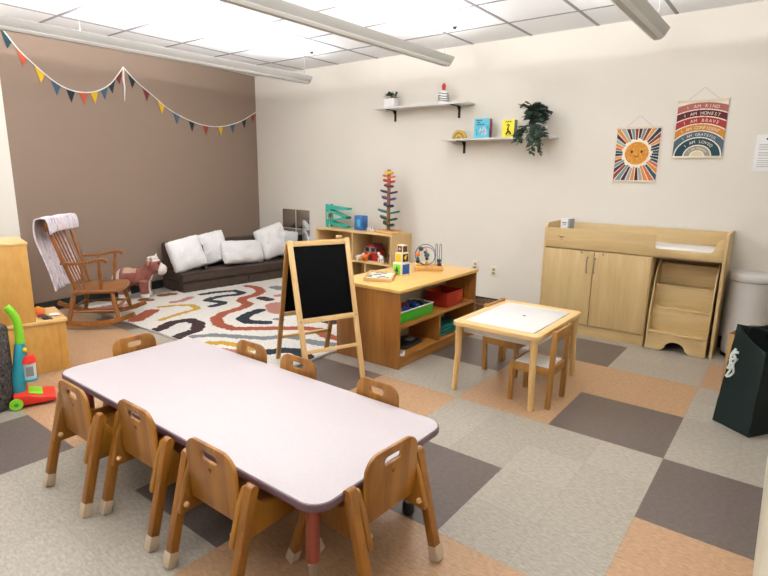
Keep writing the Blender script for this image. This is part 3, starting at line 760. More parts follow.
for (x, y, zz, k, s_) in ((.03, -.1, .048, 'yellow', .016), (.03, -.1, .076, 'navy', .017), (.03, -.1, .1, 'teal', .016), (.03, -.1, .135, 'orange', .021), (.025, -.072, .185, 'dark_green', .023), (.02, -.02, .13, 'teal', .024), (.02, -.035, .155, 'maroon', .015), (.02, -.02, .1, 'navy', .016), (.02, -.02, .06, 'gold', .017), (.022, .09, .052, 'maroon', .019), (.022, .085, .084, 'dark_green', .02), (-.02, -.02, .05, 'maroon', .013)):
    MB().ball((x, y, zz), (s_, s_, s_ * .9), 14).done('bead', PAL[k], t)

# ------------------------------------------------------------------ woven basket on the floor beyond the shelf
t = thing('wicker_basket', 'brown wicker basket on the floor between oak shelf and wall', 'basket', (-1.47, 1.44, 0))
wick = plain('brown_wicker', '#6d4f35', .8, bump=.8, bscale=90, var=.3, vscale=40)
MB().lathe([(0, .002), (.10, .002), (.12, .07), (.13, .12), (.12, .122), (.11, .07), (.09, .012), (0, .012)], n=28).done('bowl', wick, t)
MB().tube([(.127 * math.cos(a), .127 * math.sin(a), .122) for a in [k * 2 * PI / 28 for k in range(29)]], .009, 8).done('rim', wick, t)

# ------------------------------------------------------------------ back bookcase
BX0, BX1, BY0, BY1, BZ = -3.80, -2.61, 1.335, 1.738, .74
t = thing('bookcase', 'pale birch bookcase with open compartments against the beige wall', 'bookcase', (BX0, BY0, 0))
bw, bd = BX1 - BX0, BY1 - BY0
MB().box((0, 0, BZ - .02), (bw, bd, BZ), .002).done('top', W_birch, t)
for x in (0, bw - .02): MB().box((x, 0, 0), (x + .02, bd, BZ - .0205), .002).done('side_panel', W_birch_z, t)
MB().box((.0205, bd - .01, 0), (bw - .0205, bd, BZ - .0205), .001).done('back_panel', W_birch_z, t)
MB().box((.0205, .002, .05), (bw - .0205, bd - .0105, .07), .001).done('bottom_board', W_birch, t)
MB().box((.0205, .01, 0), (bw - .0205, .025, .0495), .001).done('kick_board', W_birch, t)
MB().box((.0205, .002, .372), (bw - .0205, bd - .0105, .39), .001).done('shelf_board', W_birch, t)
for x, z0, z1 in ((.597, .3905, BZ - .0205), (.40, .0705, .3715), (.795, .0705, .3715)): MB().box((x, .002, z0), (x + .018, bd - .0105, z1), .001).done('divider', W_birch_z, t)
# on the bookcase top
t = thing('ramp_racer', 'teal zigzag toy car ramp on the left of the birch bookcase', 'toy', (-3.575, 1.53, BZ + .0015))
zz = MB(); 
def slope(x0_, z0_, x1_, z1_, th=.03): zz.prism([(x0_, z0_), (x1_, z1_), (x1_, z1_ - th * .6), (x0_, z0_ - th)], .09, frame((0, .045, 0), (1, 0, 0), (0, 0, 1)))
slope(-.17, .27, .17, .255, .045); slope(-.13, .225, .16, .14); slope(.16, .15, -.15, .09); slope(-.13, .085, .15, .03, .04)
zz.done('track', teal, t)
for y in (-.04, .04): MB().prism([(-.19, 0), (-.14, 0), (-.14, .29), (-.19, .29)], .008, frame((0, y, 0), (1, 0, 0), (0, 0, 1)), [[(-.178, .1), (-.152, .1), (-.152, .19), (-.178, .19)]]).done('post', teal, t)
MB().box((-.178, -.03, .12), (-.155, .03, .17), .002).done('gate', W_toy, t)
t = thing('blue_canister', 'blue picture book box standing on the birch bookcase', 'box', (-3.21, 1.52, BZ + .001), -.1)
MB().box((-.068, -.05, 0), (.068, .05, .175), .006).done('box', plain('blue_print', '#3d6fae', .5, var=.35, vscale=18), t)
MB().prism([(.03 * math.cos(a), .05 * math.sin(a)) for a in [k * PI / 8 for k in range(16)]], .001, frame((.01, -.051, .085), (1, 0, 0), (0, 0, 1), (0, -1, 0))).done('picture', PAL['sky'], t)
def animal(name, label, loc, rz, s, body, spots=None, neck=.0, cat='toy animal'):
    t = thing(name, label, cat, loc, rz)
    a = MB()
    a.ball((0, 0, .055 * s), (.05 * s, .026 * s, .026 * s), 12)
    for x in (-.032, .032):
        for y in (-.014, .014): a.tube([(x * s, y * s, .05 * s), (x * s, y * s, .001)], [.009 * s, .008 * s], 8)
    a.tube([(.035 * s, 0, .06 * s), (.055 * s, 0, (.085 + neck) * s)], [.016 * s, .013 * s], 8)
    a.ball((.064 * s, 0, (.09 + neck) * s), (.024 * s, .015 * s, .015 * s), 10)
    a.tube([(-.045 * s, 0, .065 * s), (-.068 * s, 0, .04 * s)], [.006 * s, .003 * s], 6)
    a.done('body', body, t)
    if spots:
        e = MB()
        for x, y, z_ in ((0, .022, .062), (-.02, -.024, .058), (.02, 0, .078)): e.ball((x * s, y * s, z_ * s), (.016 * s, .009 * s, .011 * s), 8)
        e.done('spots', spots, t)
    return t
animal('toy_cow', 'tiny red and white toy animal on the birch bookcase beside the blue box', (-3.068, 1.50, BZ + .001), .4, .55, PAL['white'], PAL['red'])
animal('toy_sheep', 'tiny white and black toy animal on the birch bookcase beside the rainbow tree', (-2.995, 1.47, BZ + .001), 2.8, .6, PAL['white'], PAL['black'])
t = thing('rainbow_tree', 'tall wooden rainbow marble tree with coloured leaves on the birch bookcase', 'toy', (-2.80, 1.53, BZ + .001))
MB().lathe([(0, 0), (.155, 0), (.16, .006), (.16, .018), (.155, .024), (0, .024)], n=36).done('base', W_toy, t)
MB().tube([(0, 0, .024), (0, 0, .722)], .021, 12).done('trunk', wood('tree_trunk_wood', '#8e5a3c', '#b07c58', 'Z', 18, .15, .6), t)
LV = [('dark_green', .10, .145), ('dark_green', .165, .14), ('teal', .245, .13), ('navy', .32, .12), ('purple', .40, .11), ('navy', .475, .10), ('maroon', .545, .09), ('red', .60, .085), ('orange', .655, .072), ('yellow', .70, .07)]
for i, (k, z_, ln) in enumerate(LV):
    ln *= 1.12
    for s_ in (0, 1):
        a = -.25 + PI * s_ + .35 * (i % 3 - 1); ca, sa = math.cos(a), math.sin(a)
        lf = MB()
        pr = [(0, -.02), (ln * .4, -.045), (ln * .85, -.022), (ln, 0), (ln * .85, .022), (ln * .4, .045), (0, .02)]
        lf.prism(pr, .02, frame((ca * .012, sa * .012, z_ - .035 + .012 * s_), (ca * .97, sa * .97, .22), (-sa, ca, 0), None), bev=.004)
        lf.done('leaf', PAL[k], t)
# in the bookcase
t = thing('toy_barn', 'red and white toy barn inside the birch bookcase', 'toy barn', (-3.01, 1.53, .391), -.1)
MB().prism([(-.105, 0), (.105, 0), (.105, .12), (.06, .19), (-.06, .19), (-.105, .12)], .13, frame((0, .065, 0), (1, 0, 0), (0, 0, 1)), bev=.002).done('house', PAL['red'], t)
MB().box((-.1, -.068, .1), (.1, -.0655, .165), .0005).done('gable_board', PAL['grey'], t)
for x in (-.05, .05): MB().box((x - .03, -.07, .11), (x + .03, -.0685, .155), .0005).done('window', PAL['black'], t)
MB().box((-.035, -.068, .0), (.035, -.0655, .075), .0005).done('barn_door', PAL['maroon'], t)
rf = MB()
for sg in (-1, 1): rf.bar((sg * .115, 0, .118), (sg * .06, 0, .196), .15, .006, .001, (1, 0, 0))
rf.box((-.062, -.075, .191), (.062, .075, .197), .001); rf.done('roof', PAL['maroon'], t)
animal('toy_horse', 'orange toy horse standing in front of the red barn', (-3.04, 1.385, .391), .2, .95, PAL['orange'], None, .01)
animal('toy_lamb', 'white toy sheep left of the red barn', (-3.125, 1.395, .391), .9, .85, PAL['white'])
animal('toy_goat', 'white and grey spotted toy animal right of the red barn', (-2.82, 1.42, .391), 2.6, 1.1, PAL['white'], PAL['grey'])
animal('toy_donkey', 'brown toy animal at the right end inside the birch bookcase', (-2.74, 1.47, .391), 2.2, .9, PAL['brown'])

# ------------------------------------------------------------------ easel
t = thing('easel', 'pine easel with a black chalkboard, standing at the edge of the rug', 'easel', (0, 0, 0))
FLt, FRt = V((-1.543, -1.092, 0)), V((-1.327, -.722, 0)); RLt, RRt = V((-2.03, -.80, 0)), V((-1.815, -.50, 0))
TLt, TRt = V((-1.80, -.945, .945)), V((-1.49, -.655, .985))
dirx = V((.363, .932, 0)); nb = V((-.932, .363, 0)); mid = V((-1.369, -.931, 0))
FLt, FRt = mid - dirx * .205, mid + dirx * .205
topc = mid + nb * .271 + V((0, 0, .965)); TLt, TRt = topc - dirx * .215, topc + dirx * .215
rmid = mid + nb * .60 + V((0, 0, .026)); RLt, RRt = rmid - dirx * .2, rmid + dirx * .2
def along(a, b_, k): return a.lerp(b_, k)
nrm = (dirx.cross(TLt - FLt)).normalized()
for a, b_ in ((FLt, TLt), (FRt, TRt)): MB().bar(a + V((0, 0, .003)), b_, .02, .036, .002, nrm.cross(TLt - FLt)).done('leg', W_pine, t)
nr2 = (dirx.cross(TLt - RLt)).normalized(); offs = -nr2 * 0 + (RLt - FLt).normalized() * .03
for a, b_ in ((RLt, TLt + offs), (RRt, TRt + offs)): MB().bar(a + V((0, 0, .003)), b_ + V((0, 0, -.02)), .02, .032, .002, nr2.cross(TLt - RLt)).done('leg', W_small, t)
def rail_(a0, a1, b0, b1, k, w, th, nm, mat, up, inset=0):
    MB().bar(along(a0, a1, k), along(b0, b1, k), th, w, .002, up).done(nm, mat, t)
upf = (TLt - FLt).normalized()
rail_(FLt, TLt, FRt, TRt, .975, .036, .018, 'top_rail', W_pine_x, upf)
rail_(FLt, TLt, FRt, TRt, .45, .036, .018, 'bottom_rail', W_pine_x, upf)
rail_(FLt, TLt, FRt, TRt, .24, .025, .015, 'stretcher', W_pine_x, upf)
rail_(RLt, TLt + offs, RRt, TRt + offs, .2, .025, .015, 'stretcher', W_pine_x, (TLt - RLt).normalized())
rail_(RLt, TLt + offs, RRt, TRt + offs, .40, .03, .015, 'stretcher', W_pine_x, (TLt - RLt).normalized())
c0 = along(FLt, TLt, .468) + dirx * .014
MB().box((0, 0, -.003), (.395, (TLt - FLt).length * .49, .003), .001, frame(c0, dirx, upf)).done('chalkboard', black_board, t)
c1 = along(RLt, TLt + offs, .42) + dirx * .02
tag(MB().box((0, 0, -.003), (.36, .5, .003), .001, frame(c1, dirx, (TLt + offs - RLt).normalized())).done('rear_board', black_board, t), 'black board on the rear frame')
for a in (TLt, TRt): MB().tube([a + V((0, 0, -.02)) - dirx * .0, a + offs + V((0, 0, -.02))], .008, 8).done('hinge', steel, t)
MB().box((-.02, -.012, 0), (.02, .012, .02), .003, frame(TRt - dirx * .06 + V((0, 0, .0)), dirx, (-dirx.y, dirx.x, 0))).done('clip', W_pine, t)
for a in (FLt, FRt):
    p = along(a, TLt if a is FLt else TRt, .45)
    MB().ball(p + nrm * .018 * (1 if nrm.y < 0 else -1), .007, 8).done('screw', steel, t)

# ------------------------------------------------------------------ rug
STR = {
 'rust': [(.058, [(-4.33,.66),(-4.16,.67),(-3.95,.56),(-3.85,.38),(-3.84,.22),(-3.76,.12),(-3.57,.07),(-3.49,-.07),(-3.45,-.33),(-3.35,-.5),(-3.15,-.61),(-2.94,-.62),(-2.79,-.49),(-2.63,-.34),(-2.46,-.19),(-2.32,-.14),(-2.22,-.19),(-2.09,-.24),(-1.95,-.2),(-1.82,-.05)]), (.075, [(-3.87,-1.02),(-3.98,-.87),(-4.07,-.75)]), (.07, [(-3.0,1.1),(-2.6,.8),(-2.3,.9),(-2.1,.6)])],
 'navy': [(.05, [(-4.34,.02),(-4.33,.17),(-4.23,.38),(-4.06,.37),(-4.03,.26),(-4.1,.11),(-4.09,-.06),(-4.04,-.12),(-3.84,-.06),(-3.79,-.12),(-3.78,-.24)]), (.062, [(-3.27,-.02),(-3.23,-.21),(-3.14,-.35),(-3.0,-.38),(-2.86,-.29)]), (.065, [(-2.18,-.83),(-2.14,-.74),(-2.04,-.68),(-1.92,-.7),(-1.85,-.75)])],
 'maroon': [(.07, [(-3.69,.35),(-3.57,.34)]), (.06, [(-3.41,-1.07),(-3.53,-.85),(-3.49,-.7),(-3.31,-.71),(-3.14,-.85),(-3.11,-1.01),(-3.07,-1.1)]), (.075, [(-2.53,.14),(-2.39,.12)])],
 'pink': [(.13, [(-3.3,.24),(-3.1,.10)]), (.06, [(-3.63,.55),(-3.62,.63)]), (.045, [(-4.25,-.41),(-4.23,-.31),(-4.31,-.15)]), (.075, [(-4.57,-1.07),(-4.54,-.82)]), (.09, [(-2.5,-1.08),(-2.3,-1.02)])],
 'grey': [(.085, [(-4.01,.84),(-3.88,.83)]), (.035, [(-2.89,-.14),(-2.82,-.13)]), (.05, [(-2.99,-.97),(-2.9,-.84),(-2.65,-.71),(-2.48,-.61),(-2.41,-.48),(-2.28,-.43)]), (.06, [(-2.15,-.44),(-2.04,-.42),(-1.94,-.38)])],
 'mustard': [(.036, [(-3.69,-.87),(-3.76,-.63),(-3.8,-.4),(-3.98,-.35),(-4.09,-.45),(-4.16,-.61)]), (.045, [(-2.74,-1.0),(-2.64,-.92),(-2.49,-.88),(-2.33,-.86)])],
 'ochre': [(.07, [(-4.64,-.29),(-4.62,-.2)]), (.06, [(-4.59,-.56),(-4.53,-.52)]), (.06, [(-4.45,-.95),(-4.35,-.8)])],
}
RC = dict(rust='#95492c', navy='#18222b', maroon='#301517', pink='#aa7466', grey='#74777a', mustard='#b58c28', ochre='#7c4e18')
RC = {k: lin(v) for k, v in RC.items()}; RW = lin('#d0cbc3')
rx0, rx1, ry0, ry1 = -4.74, -1.81, -1.1, 1.33
rcx, rcy = (rx0 + rx1) / 2, (ry0 + ry1) / 2
boxes = [(k, w, pts, min(p[0] for p in pts) - w - .03, max(p[0] for p in pts) + w + .03, min(p[1] for p in pts) - w - .03, max(p[1] for p in pts) + w + .03) for k, ll in STR.items() for w, pts in ll]
def rugc(x, y):
    x += rcx; y += rcy
    jx = x + .012 * noise.noise(V((x * 22, y * 22, 0))); jy = y + .012 * noise.noise(V((x * 22, y * 22, 5)))
    for k, w, pts, a, b_, c, d in boxes:
        if a < x < b_ and c < y < d and seg_dist(jx, jy, pts) < w: return RC[k]
    return RW
rug = pattern_grid('rug', rx1 - rx0, ry1 - ry0, .0125, rugc, painted('shag_pile', .95, 1, 120, .2, 75), zfn=lambda x, y: .004 * noise.noise(V((x * 30, y * 30, 1))) + .004 * noise.noise(V((x * 80, y * 80, 3))), thick=.02)
rug.location = (rcx, rcy, .0215)
tag(rug, 'cream shag rug with rust, navy, maroon and mustard squiggles', 'rug')

# ------------------------------------------------------------------ play couch and pillows
ca = math.atan2(.15, 1.41)
t = thing('play_couch', 'low brown suede play couch in the corner under the bunting', 'couch', (-4.565, -.08, 0), -ca)
# local: +Y along the couch, -X towards the wall
def cushion(mb, lo, hi, bev=.022): mb.box(lo, hi, bev, seg=4)
LEN = 1.72
for (y0, y1) in ((0, .875), (.88, LEN)):
    c_ = MB(); cushion(c_, (-.535, y0, .003), (0, y1, .13), .016); c_.done('base_cushion', couch_mat, t)
c_ = MB(); cushion(c_, (-.535, 0, .131), (.0, LEN, .236)); mt = c_.done('seat_cushion', couch_mat, t)
for (y0, y1) in ((.0, .86), (.865, LEN)):
    c_ = MB(); c_.box((-.525, y0, .2365), (-.385, y1, .565), .03, Matrix.Translation((0, 0, 0)), 4); c_.done('back_cushion', couch_mat, t)
pp = MB()
for zz_ in (.131, .232): pp.tube([(-.53, .012, zz_), (-.005, .003, zz_), (.002, .02, zz_), (.002, LEN - .01, zz_)], .004, 6)
pp.done('piping', couch_seam, mt)
c_ = MB(); c_.prism([(-.235, .237), (-.12, .237), (-.235, .53), (-.26, .53)], .05, frame((0, .40, 0), (1, 0, 0), (0, 0, 1)), bev=.012); c_.done('wedge_cushion', couch_mat, t)
CM = Matrix.Translation((-4.565, -.08, 0)) @ Matrix.Rotation(-ca, 4, 'Z')
def pillow(label, lx, ly, lz, w, h, d, rot, mat, tuft=.018):
    """rot: Euler; local x = width, y = thickness, z = height"""
    bm = bmesh.new(); n = 26
    def pt(u_, v_, sg):
        e = max(0, (1 - abs(u_) ** 2.6)) * max(0, (1 - abs(v_) ** 2.6))
        y = sg * d / 2 * e ** .42
        pin = 1 - .07 * (1 - abs(u_)) * 0
        x = u_ * w / 2 * (1 - .07 * (1 - v_ * v_)); z = v_ * h / 2 * (1 - .07 * (1 - u_ * u_))
        p = V((x, y, z)); nn = noise.noise(p * 9 + V((lx * 9, ly * 7, sg))) * tuft + noise.noise(p * 38 + V((lx, ly, sg))) * .007
        rough = V((noise.noise(p * 45 + V((3, 1, lx))), 0, noise.noise(p * 45 + V((9, ly, 1))))) * .009
        k_ = (abs(u_) * abs(v_)) ** 3 * .11
        p = V((p.x * (1 - k_), p.y, p.z * (1 - k_)))
        return p + V((0, sg * nn * (.3 + e), 0)) + rough
    vs = {}
    for sg in (-1, 1):
        for i in range(n + 1):
            for j in range(n + 1):
                edge = i in (0, n) or j in (0, n)
                key = (i, j, 0 if edge else sg)
                if key not in vs: vs[key] = bm.verts.new(pt(2 * i / n - 1, 2 * j / n - 1, 0 if edge else sg) if not edge else pt(2 * i / n - 1, 2 * j / n - 1, 1))
        for i in range(n):
            for j in range(n):
                q = []
                for a, c in ((i, j), (i + 1, j), (i + 1, j + 1), (i, j + 1)):
                    q.append(vs[(a, c, 0 if a in (0, n) or c in (0, n) else sg)])
                try: bm.faces.new(q if sg < 0 else q[::-1])
                except ValueError: pass
    bmesh.ops.recalc_face_normals(bm, faces=bm.faces[:])
    mm = MB(); mm.bm.free(); mm.bm = bm
    o = mm.done('pillow', mat, None, 80)
    from mathutils import Euler
    o.matrix_world = CM @ Matrix.Translation((lx, ly, lz)) @ Euler(rot).to_matrix().to_4x4()
    return tag(o, label, 'pillow', 'fluffy pillows on the couch')
# couch-local: pillow faces +X so width axis along Y
Rz = PI / 2
pillow('white fluffy pillow at the near left end of the couch, in front of the others', -.21, .17, .44, .44, .42, .2, (-.3, -.2, Rz - .1), fluff)
pillow('white fluffy pillow second from the left, its corner standing up behind', -.315, .56, .47, .42, .42, .13, (-.2, -.18, Rz - .1), fluff)
pillow('wide white fluffy pillow lying in the middle of the couch', -.2, .93, .395, .66, .33, .2, (-.35, .06, Rz + .05), fluff)
pillow('white fluffy pillow tilted up on its corner at the far end of the couch', -.25, 1.43, .49, .47, .46, .18, (-.22, -.28, Rz - .12), fluff)
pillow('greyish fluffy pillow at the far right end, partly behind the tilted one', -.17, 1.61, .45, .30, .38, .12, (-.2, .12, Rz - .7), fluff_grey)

# mirrors
for i, (x, z_, lab) in enumerate(((-4.728, .777, 'upper left'), (-4.45, .777, 'upper right'), (-4.728, .505, 'lower left'), (-4.45, .505, 'lower right'))):
    t = thing('mirror_tile', lab + ' of the four square mirror tiles on the beige wall above the couch', 'mirror', (x, YB - .006, z_), 0, 'square mirror tiles')
    MB().box((-.13, -.001, -.13), (.13, .005, .13), .001).done('backing', PAL['grey'], t)
    MB().box((-.129, -.003, -.129), (.129, -.0012, .129), .0004).done('glass', mirror, t)

# ------------------------------------------------------------------ rocking chair
th = math.radians(-40)
t = thing('rocking_chair', 'brown wooden rocking chair with spindle back beside the toy cow', 'rocking chair', (-4.08, -1.24, .02), th)
rk = MB()
for sg in (-1, 1):
    pts = [(sg * .235, y, .035 + .13 * (y + .02) ** 2 / .2 * .9) for y in [-.44 + .79 * k / 16 for k in range(17)]]
    m_ = MB(); 
    for a, c in zip(pts, pts[1:]): m_.bar(a, c, .03, .042, .004)
    m_.done('runner', W_rock, t)
seat = [(x * .5, y * .40 + .03) for x, y in [(-.44, -.5), (.44, -.5), (.5, -.2), (.52, .2), (.47, .42), (.3, .52), (0, .55), (-.3, .52), (-.47, .42), (-.52, .2), (-.5, -.2)]]
SZ = .315
MB().prism([(p.x, p.y) for p in catmull([(a, b_, 0) for a, b_ in seat + [seat[0]]], 4)[:-1]], .034, frame((0, 0, SZ), (1, 0, 0), (0, 1, 0)), bev=.012, seg=3).done('seat', W_rock, t)
legp = [(.013, 0), (.016, .12), (.021, .3), (.015, .42), (.019, .5), (.024, .68), (.02, .85), (.016, 1)]
for sg in (-1, 1):
    for y0, y1 in ((.21, .16), (-.2, -.15)): MB().turned((sg * .235, y0, .06), (sg * .19, y1, SZ), legp).done('leg', W_rock, t)
    MB().turned((sg * .225, -.185, .15), (sg * .225, .195, .15), [(.008, 0), (.014, .5), (.008, 1)]).done('stretcher', W_rock, t)
for y in (.19, -.18): MB().turned((-.22, y, .17), (.22, y, .17), [(.008, 0), (.014, .5), (.008, 1)]).done('stretcher', W_rock, t)
CY_ = -.285
cr = [(x, CY_ - .035 * (1 - (x / .27) ** 2), 0) for x in [-.28 + .56 * k / 12 for k in range(13)]]
for sg in (-1, 1): MB().turned((sg * .2, -.13, SZ + .03), (sg * .255, CY_ + .008, .90), [(.013, 0), (.016, .2), (.019, .5), (.016, .8), (.012, 1)]).done('back_post', W_rock, t)
for k in range(5):
    x = -.13 + .26 * k / 4; MB().turned((x, -.14, SZ + .03), (x * 1.2, CY_ - .035 * (1 - (x * 1.2 / .27) ** 2), .90), [(.006, 0), (.009, .4), (.007, 1)], 8).done('spindle', W_rock, t)
m_ = MB()
for a, c in zip(cr, cr[1:]): m_.bar((a[0], a[1], .915), (c[0], c[1], .915), .022, .085, .006)
m_.done('crest_rail', W_rock, t)
for sg in (-1, 1):
    arm = [(sg * .236, -.215, .592), (sg * .262, -.12, .59), (sg * .272, -.01, .597), (sg * .272, .09, .62), (sg * .272, .145, .62), (sg * .272, .17, .60)]
    mm_ = MB(); q = catmull(arm, 4)
    for i, (a, c) in enumerate(zip(q, q[1:])): mm_.bar(a, c, .034 + .03 * (i / len(q)), .026, .006)
    mm_.done('armrest', W_rock, t)
    MB().turned((sg * .225, .08, SZ + .03), (sg * .268, .10, .607), [(.012, 0), (.015, .3), (.02, .55), (.013, .8), (.015, 1)]).done('arm_post', W_rock, t)
    MB().turned((sg * .228, -.045, SZ + .03), (sg * .264, -.055, .585), [(.008, 0), (.011, .5), (.008, 1)], 8).done('arm_spindle', W_rock, t)
# blanket over the crest
bl_m, N, L, b = new_mat('quilt_cotton')
tc = N.new('ShaderNodeTexCoord'); mp = N.new('ShaderNodeMapping'); mp.inputs['Scale'].default_value = (38, 38, 7); L.new(tc.outputs['Object'], mp.inputs['Vector'])
nz = N.new('ShaderNodeTexNoise'); nz.inputs['Scale'].default_value = 1; nz.inputs['Detail'].default_value = 4; L.new(mp.outputs['Vector'], nz.inputs['Vector'])
rp = N.new('ShaderNodeValToRGB'); e = rp.color_ramp.elements
e[0].position = .3; e[0].color = c4('#8683a0'); e[1].position = .42; e[1].color = c4('#cfc6d0')
for p_, c_ in ((.5, '#ebe6ea'), (.58, '#d6c0c6'), (.66, '#e8e4e8')): k_ = e.new(p_); k_.color = c4(c_)
L.new(nz.outputs['Fac'], rp.inputs['Fac']); L.new(rp.outputs['Color'], b.inputs['Base Color']); b.inputs['Roughness'].default_value = .9
prof = [(-.245, .85), (-.245, .91), (-.258, .968), (-.285, .985), (-.33, .985), (-.36, .965), (-.372, .90), (-.37, .82), (-.35, .72), (-.325, .62), (-.30, .52), (-.28, .43), (-.265, .35)]
pr_ = catmull([(0, a, c) for a, c in prof], 4)
bm = bmesh.new(); rows = []
for i, p in enumerate(pr_):
    row = []
    for k in range(25):
        x = -.42 + .73 * k / 24; s_ = i / len(pr_)
        wv = .012 * math.sin(x * 26 + s_ * 3) * max(0, s_ - .3) * 1.6 + .006 * noise.noise(V((x * 8, s_ * 6, 2)))
        bow = -.035 * (1 - (x / .27) ** 2) if abs(x) < .27 else 0
        pass
        row.append(bm.verts.new((x + .02 * s_ * noise.noise(V((s_ * 5, x * 3, 7))), p.y + bow * (1 if s_ < .5 else max(0, 1.5 - s_)) - wv, p.z + .008 * noise.noise(V((x * 7, s_ * 4, 3))) + .03 * x * s_)))
    rows.append(row)
for a, c in zip(rows, rows[1:]):
    for k in range(24): bm.faces.new((a[k], a[k + 1], c[k + 1], c[k]))
mm = MB(); mm.bm.free(); mm.bm = bm
bl = mm.done('blanket', bl_m, None, 80); bl.location = (-4.08, -1.24, .02); bl.rotation_euler = (0, 0, th)
so = bl.modifiers.new('s', 'SOLIDIFY'); so.thickness = .008; so.offset = 1
tag(bl, 'pale lilac patterned blanket hanging over the back of the rocking chair', 'blanket')

# ------------------------------------------------------------------ plush cow
def remeshed(mb, name, mat, parent, vox=.008, colour=None, mats=None):
    o = mb.done('tmpmesh', mat)
    r_ = o.modifiers.new('r', 'REMESH'); r_.mode = 'VOXEL'; r_.voxel_size = vox
    s_ = o.modifiers.new('s', 'SMOOTH'); s_.iterations = 4; s_.factor = .5
    dg = bpy.context.evaluated_depsgraph_get()
    me = bpy.data.meshes.new_from_object(o.evaluated_get(dg)); me.name = name
    me.materials.clear()
    for m_ in (mats or [mat]): me.materials.append(m_)
    for p in me.polygons:
        p.use_smooth = True; p.material_index = 0
        if colour: p.material_index = colour(p.center)
    bpy.data.objects.remove(o)
    n_ = bpy.data.objects.new(name, me); COL.objects.link(n_); n_.parent = parent
    return n_
t = thing('plush_cow', 'rose brown and cream plush cow standing on the rug beside the couch', 'plush toy', (-4.74, -.55, .024), -.75)
cb_ = MB()
cb_.ball((0, -.08, .235), (.105, .125, .11), 20); cb_.ball((0, .05, .235), (.095, .12, .105), 20); cb_.ball((0, .11, .26), (.085, .08, .095), 16)
for x in (-.062, .062):
    for y in (-.13, .10): cb_.tube([(x, y, .2), (x * 1.05, y + .005, .1), (x * 1.05, y + .01, .012)], [.056, .046, .05], 14)
cb_.tube([(0, .12, .28), (0, .18, .34)], [.08, .075], 14)
cb_.ball((0, .205, .365), (.092, .09, .088), 18); cb_.ball((0, .285, .315), (.072, .06, .064), 16)
cb_.tube([(0, -.18, .27), (0, -.225, .24), (0, -.23, .15)], [.018, .014, .018], 10, smooth=4)
def cowc(c):
    if c.z < .06: return 1
    if c.y > .268 + (c.z - .32) * .25: return 1
    if c.z > .415 and c.y > .1: return 1
    if c.y < -.14 and c.z > .2: return 1
    if c.z > .29 and -.1 < c.y < .03: return 2
    if .1 < c.y < .2 and c.z < .28 and abs(c.x) < .04: return 1
    return 0
body = remeshed(cb_, 'body', cow_brown, t, .009, cowc, [cow_brown, cow_white, cow_tan])
for sg in (-1, 1):
    MB().tube([(sg * .05, .2, .43), (sg * .095, .205, .445), (sg * .125, .215, .475)], [.018, .014, .005], 10, smooth=5).done('horn', cow_white, t)
    MB().ball((sg * .115, .175, .385), (.045, .014, .024), 12, Matrix.Rotation(sg * .4, 4, 'Y')).done('ear', cow_brown, t)
    MB().ball((sg * .06, .275, .39), .011, 10).done('eye', eye_black, t)
MB().ball((0, .20, .445), (.065, .06, .022), 14).done('forelock', cow_white, t)
ns = MB()
for sg in (-1, 1): ns.ball((sg * .025, .343, .322), .006, 8)
ns.done('nostrils', cow_brown, t)

# ------------------------------------------------------------------ play kitchen, vacuum and hamper
ka = math.atan2(.07, .35)
t = thing('play_kitchen', 'plywood play kitchen with a tall hutch at the left edge', 'play kitchen', (-3.055, -1.945, 0), -ka)
# local: right/front corner at origin; -Y towards the camera, -X away to the left
MB().box((-.42, -.62, .0), (-.022, -.0, .355), .003).done('cabinet_box', W_kit, t)
MB().box((-.021, -.62, .0), (.0, -.055, .355), .002).done('side_panel', W_kit, t)
MB().box((-.021, -.0545, .0), (.0, .0, .355), .002).done('corner_post', W_kit, t)
MB().box((-.43, -.63, .3555), (.012, .012, .376), .004).done('worktop', W_kit_top, t)
MB().box((-.42, -.62, .3765), (-.004, -.175, .915), .003).done('hutch', W_kit, t)
MB().box((-.425, -.625, .9155), (.0, -.168, .93), .002).done('hutch_top', W_kit_top, t)
KM = Matrix.Translation((-3.055, -1.945, .377)) @ Matrix.Rotation(-ka, 4, 'Z')
def on_kit(x, y, z_=0): return KM @ V((x, y, z_))
p = on_kit(-.24, -.125)
t = thing('play_food_bun', 'orange play food bun on the play kitchen worktop', 'play food', p)
MB().lathe([(0, 0), (.035, 0), (.042, .012), (.04, .03), (.03, .045), (0, .05)], n=20).done('bun', PAL['orange'], t)
MB().lathe([(0, .0505), (.012, .0505), (.01, .056), (0, .058)], n=12).done('topping', PAL['yellow'], t)
for (x, y, k, lab) in ((-.15, -.12, 'maroon', 'dark red play plate between bun and black burner'), (-.13, -.045, 'white', 'white play plate on the edge of the play kitchen worktop'), (-.055, -.105, 'black', 'black play burner plate nearest the worktop corner')):
    t = thing('play_plate', lab, 'play plate', on_kit(x, y), .3, 'plates on the play kitchen')
    MB().lathe([(0, 0), (.022, 0), (.032, .008), (.031, .01), (.02, .004), (0, .004)], n=20).done('dish', PAL[k], t)
    MB().box((.031, -.007, .005), (.058, .007, .011), .002).done('handle', PAL[k], t)

t = thing('toy_vacuum', 'toy upright vacuum with lime handle, blue body and red floor head', 'toy vacuum', (-2.645, -2.405, 0), 1.25)
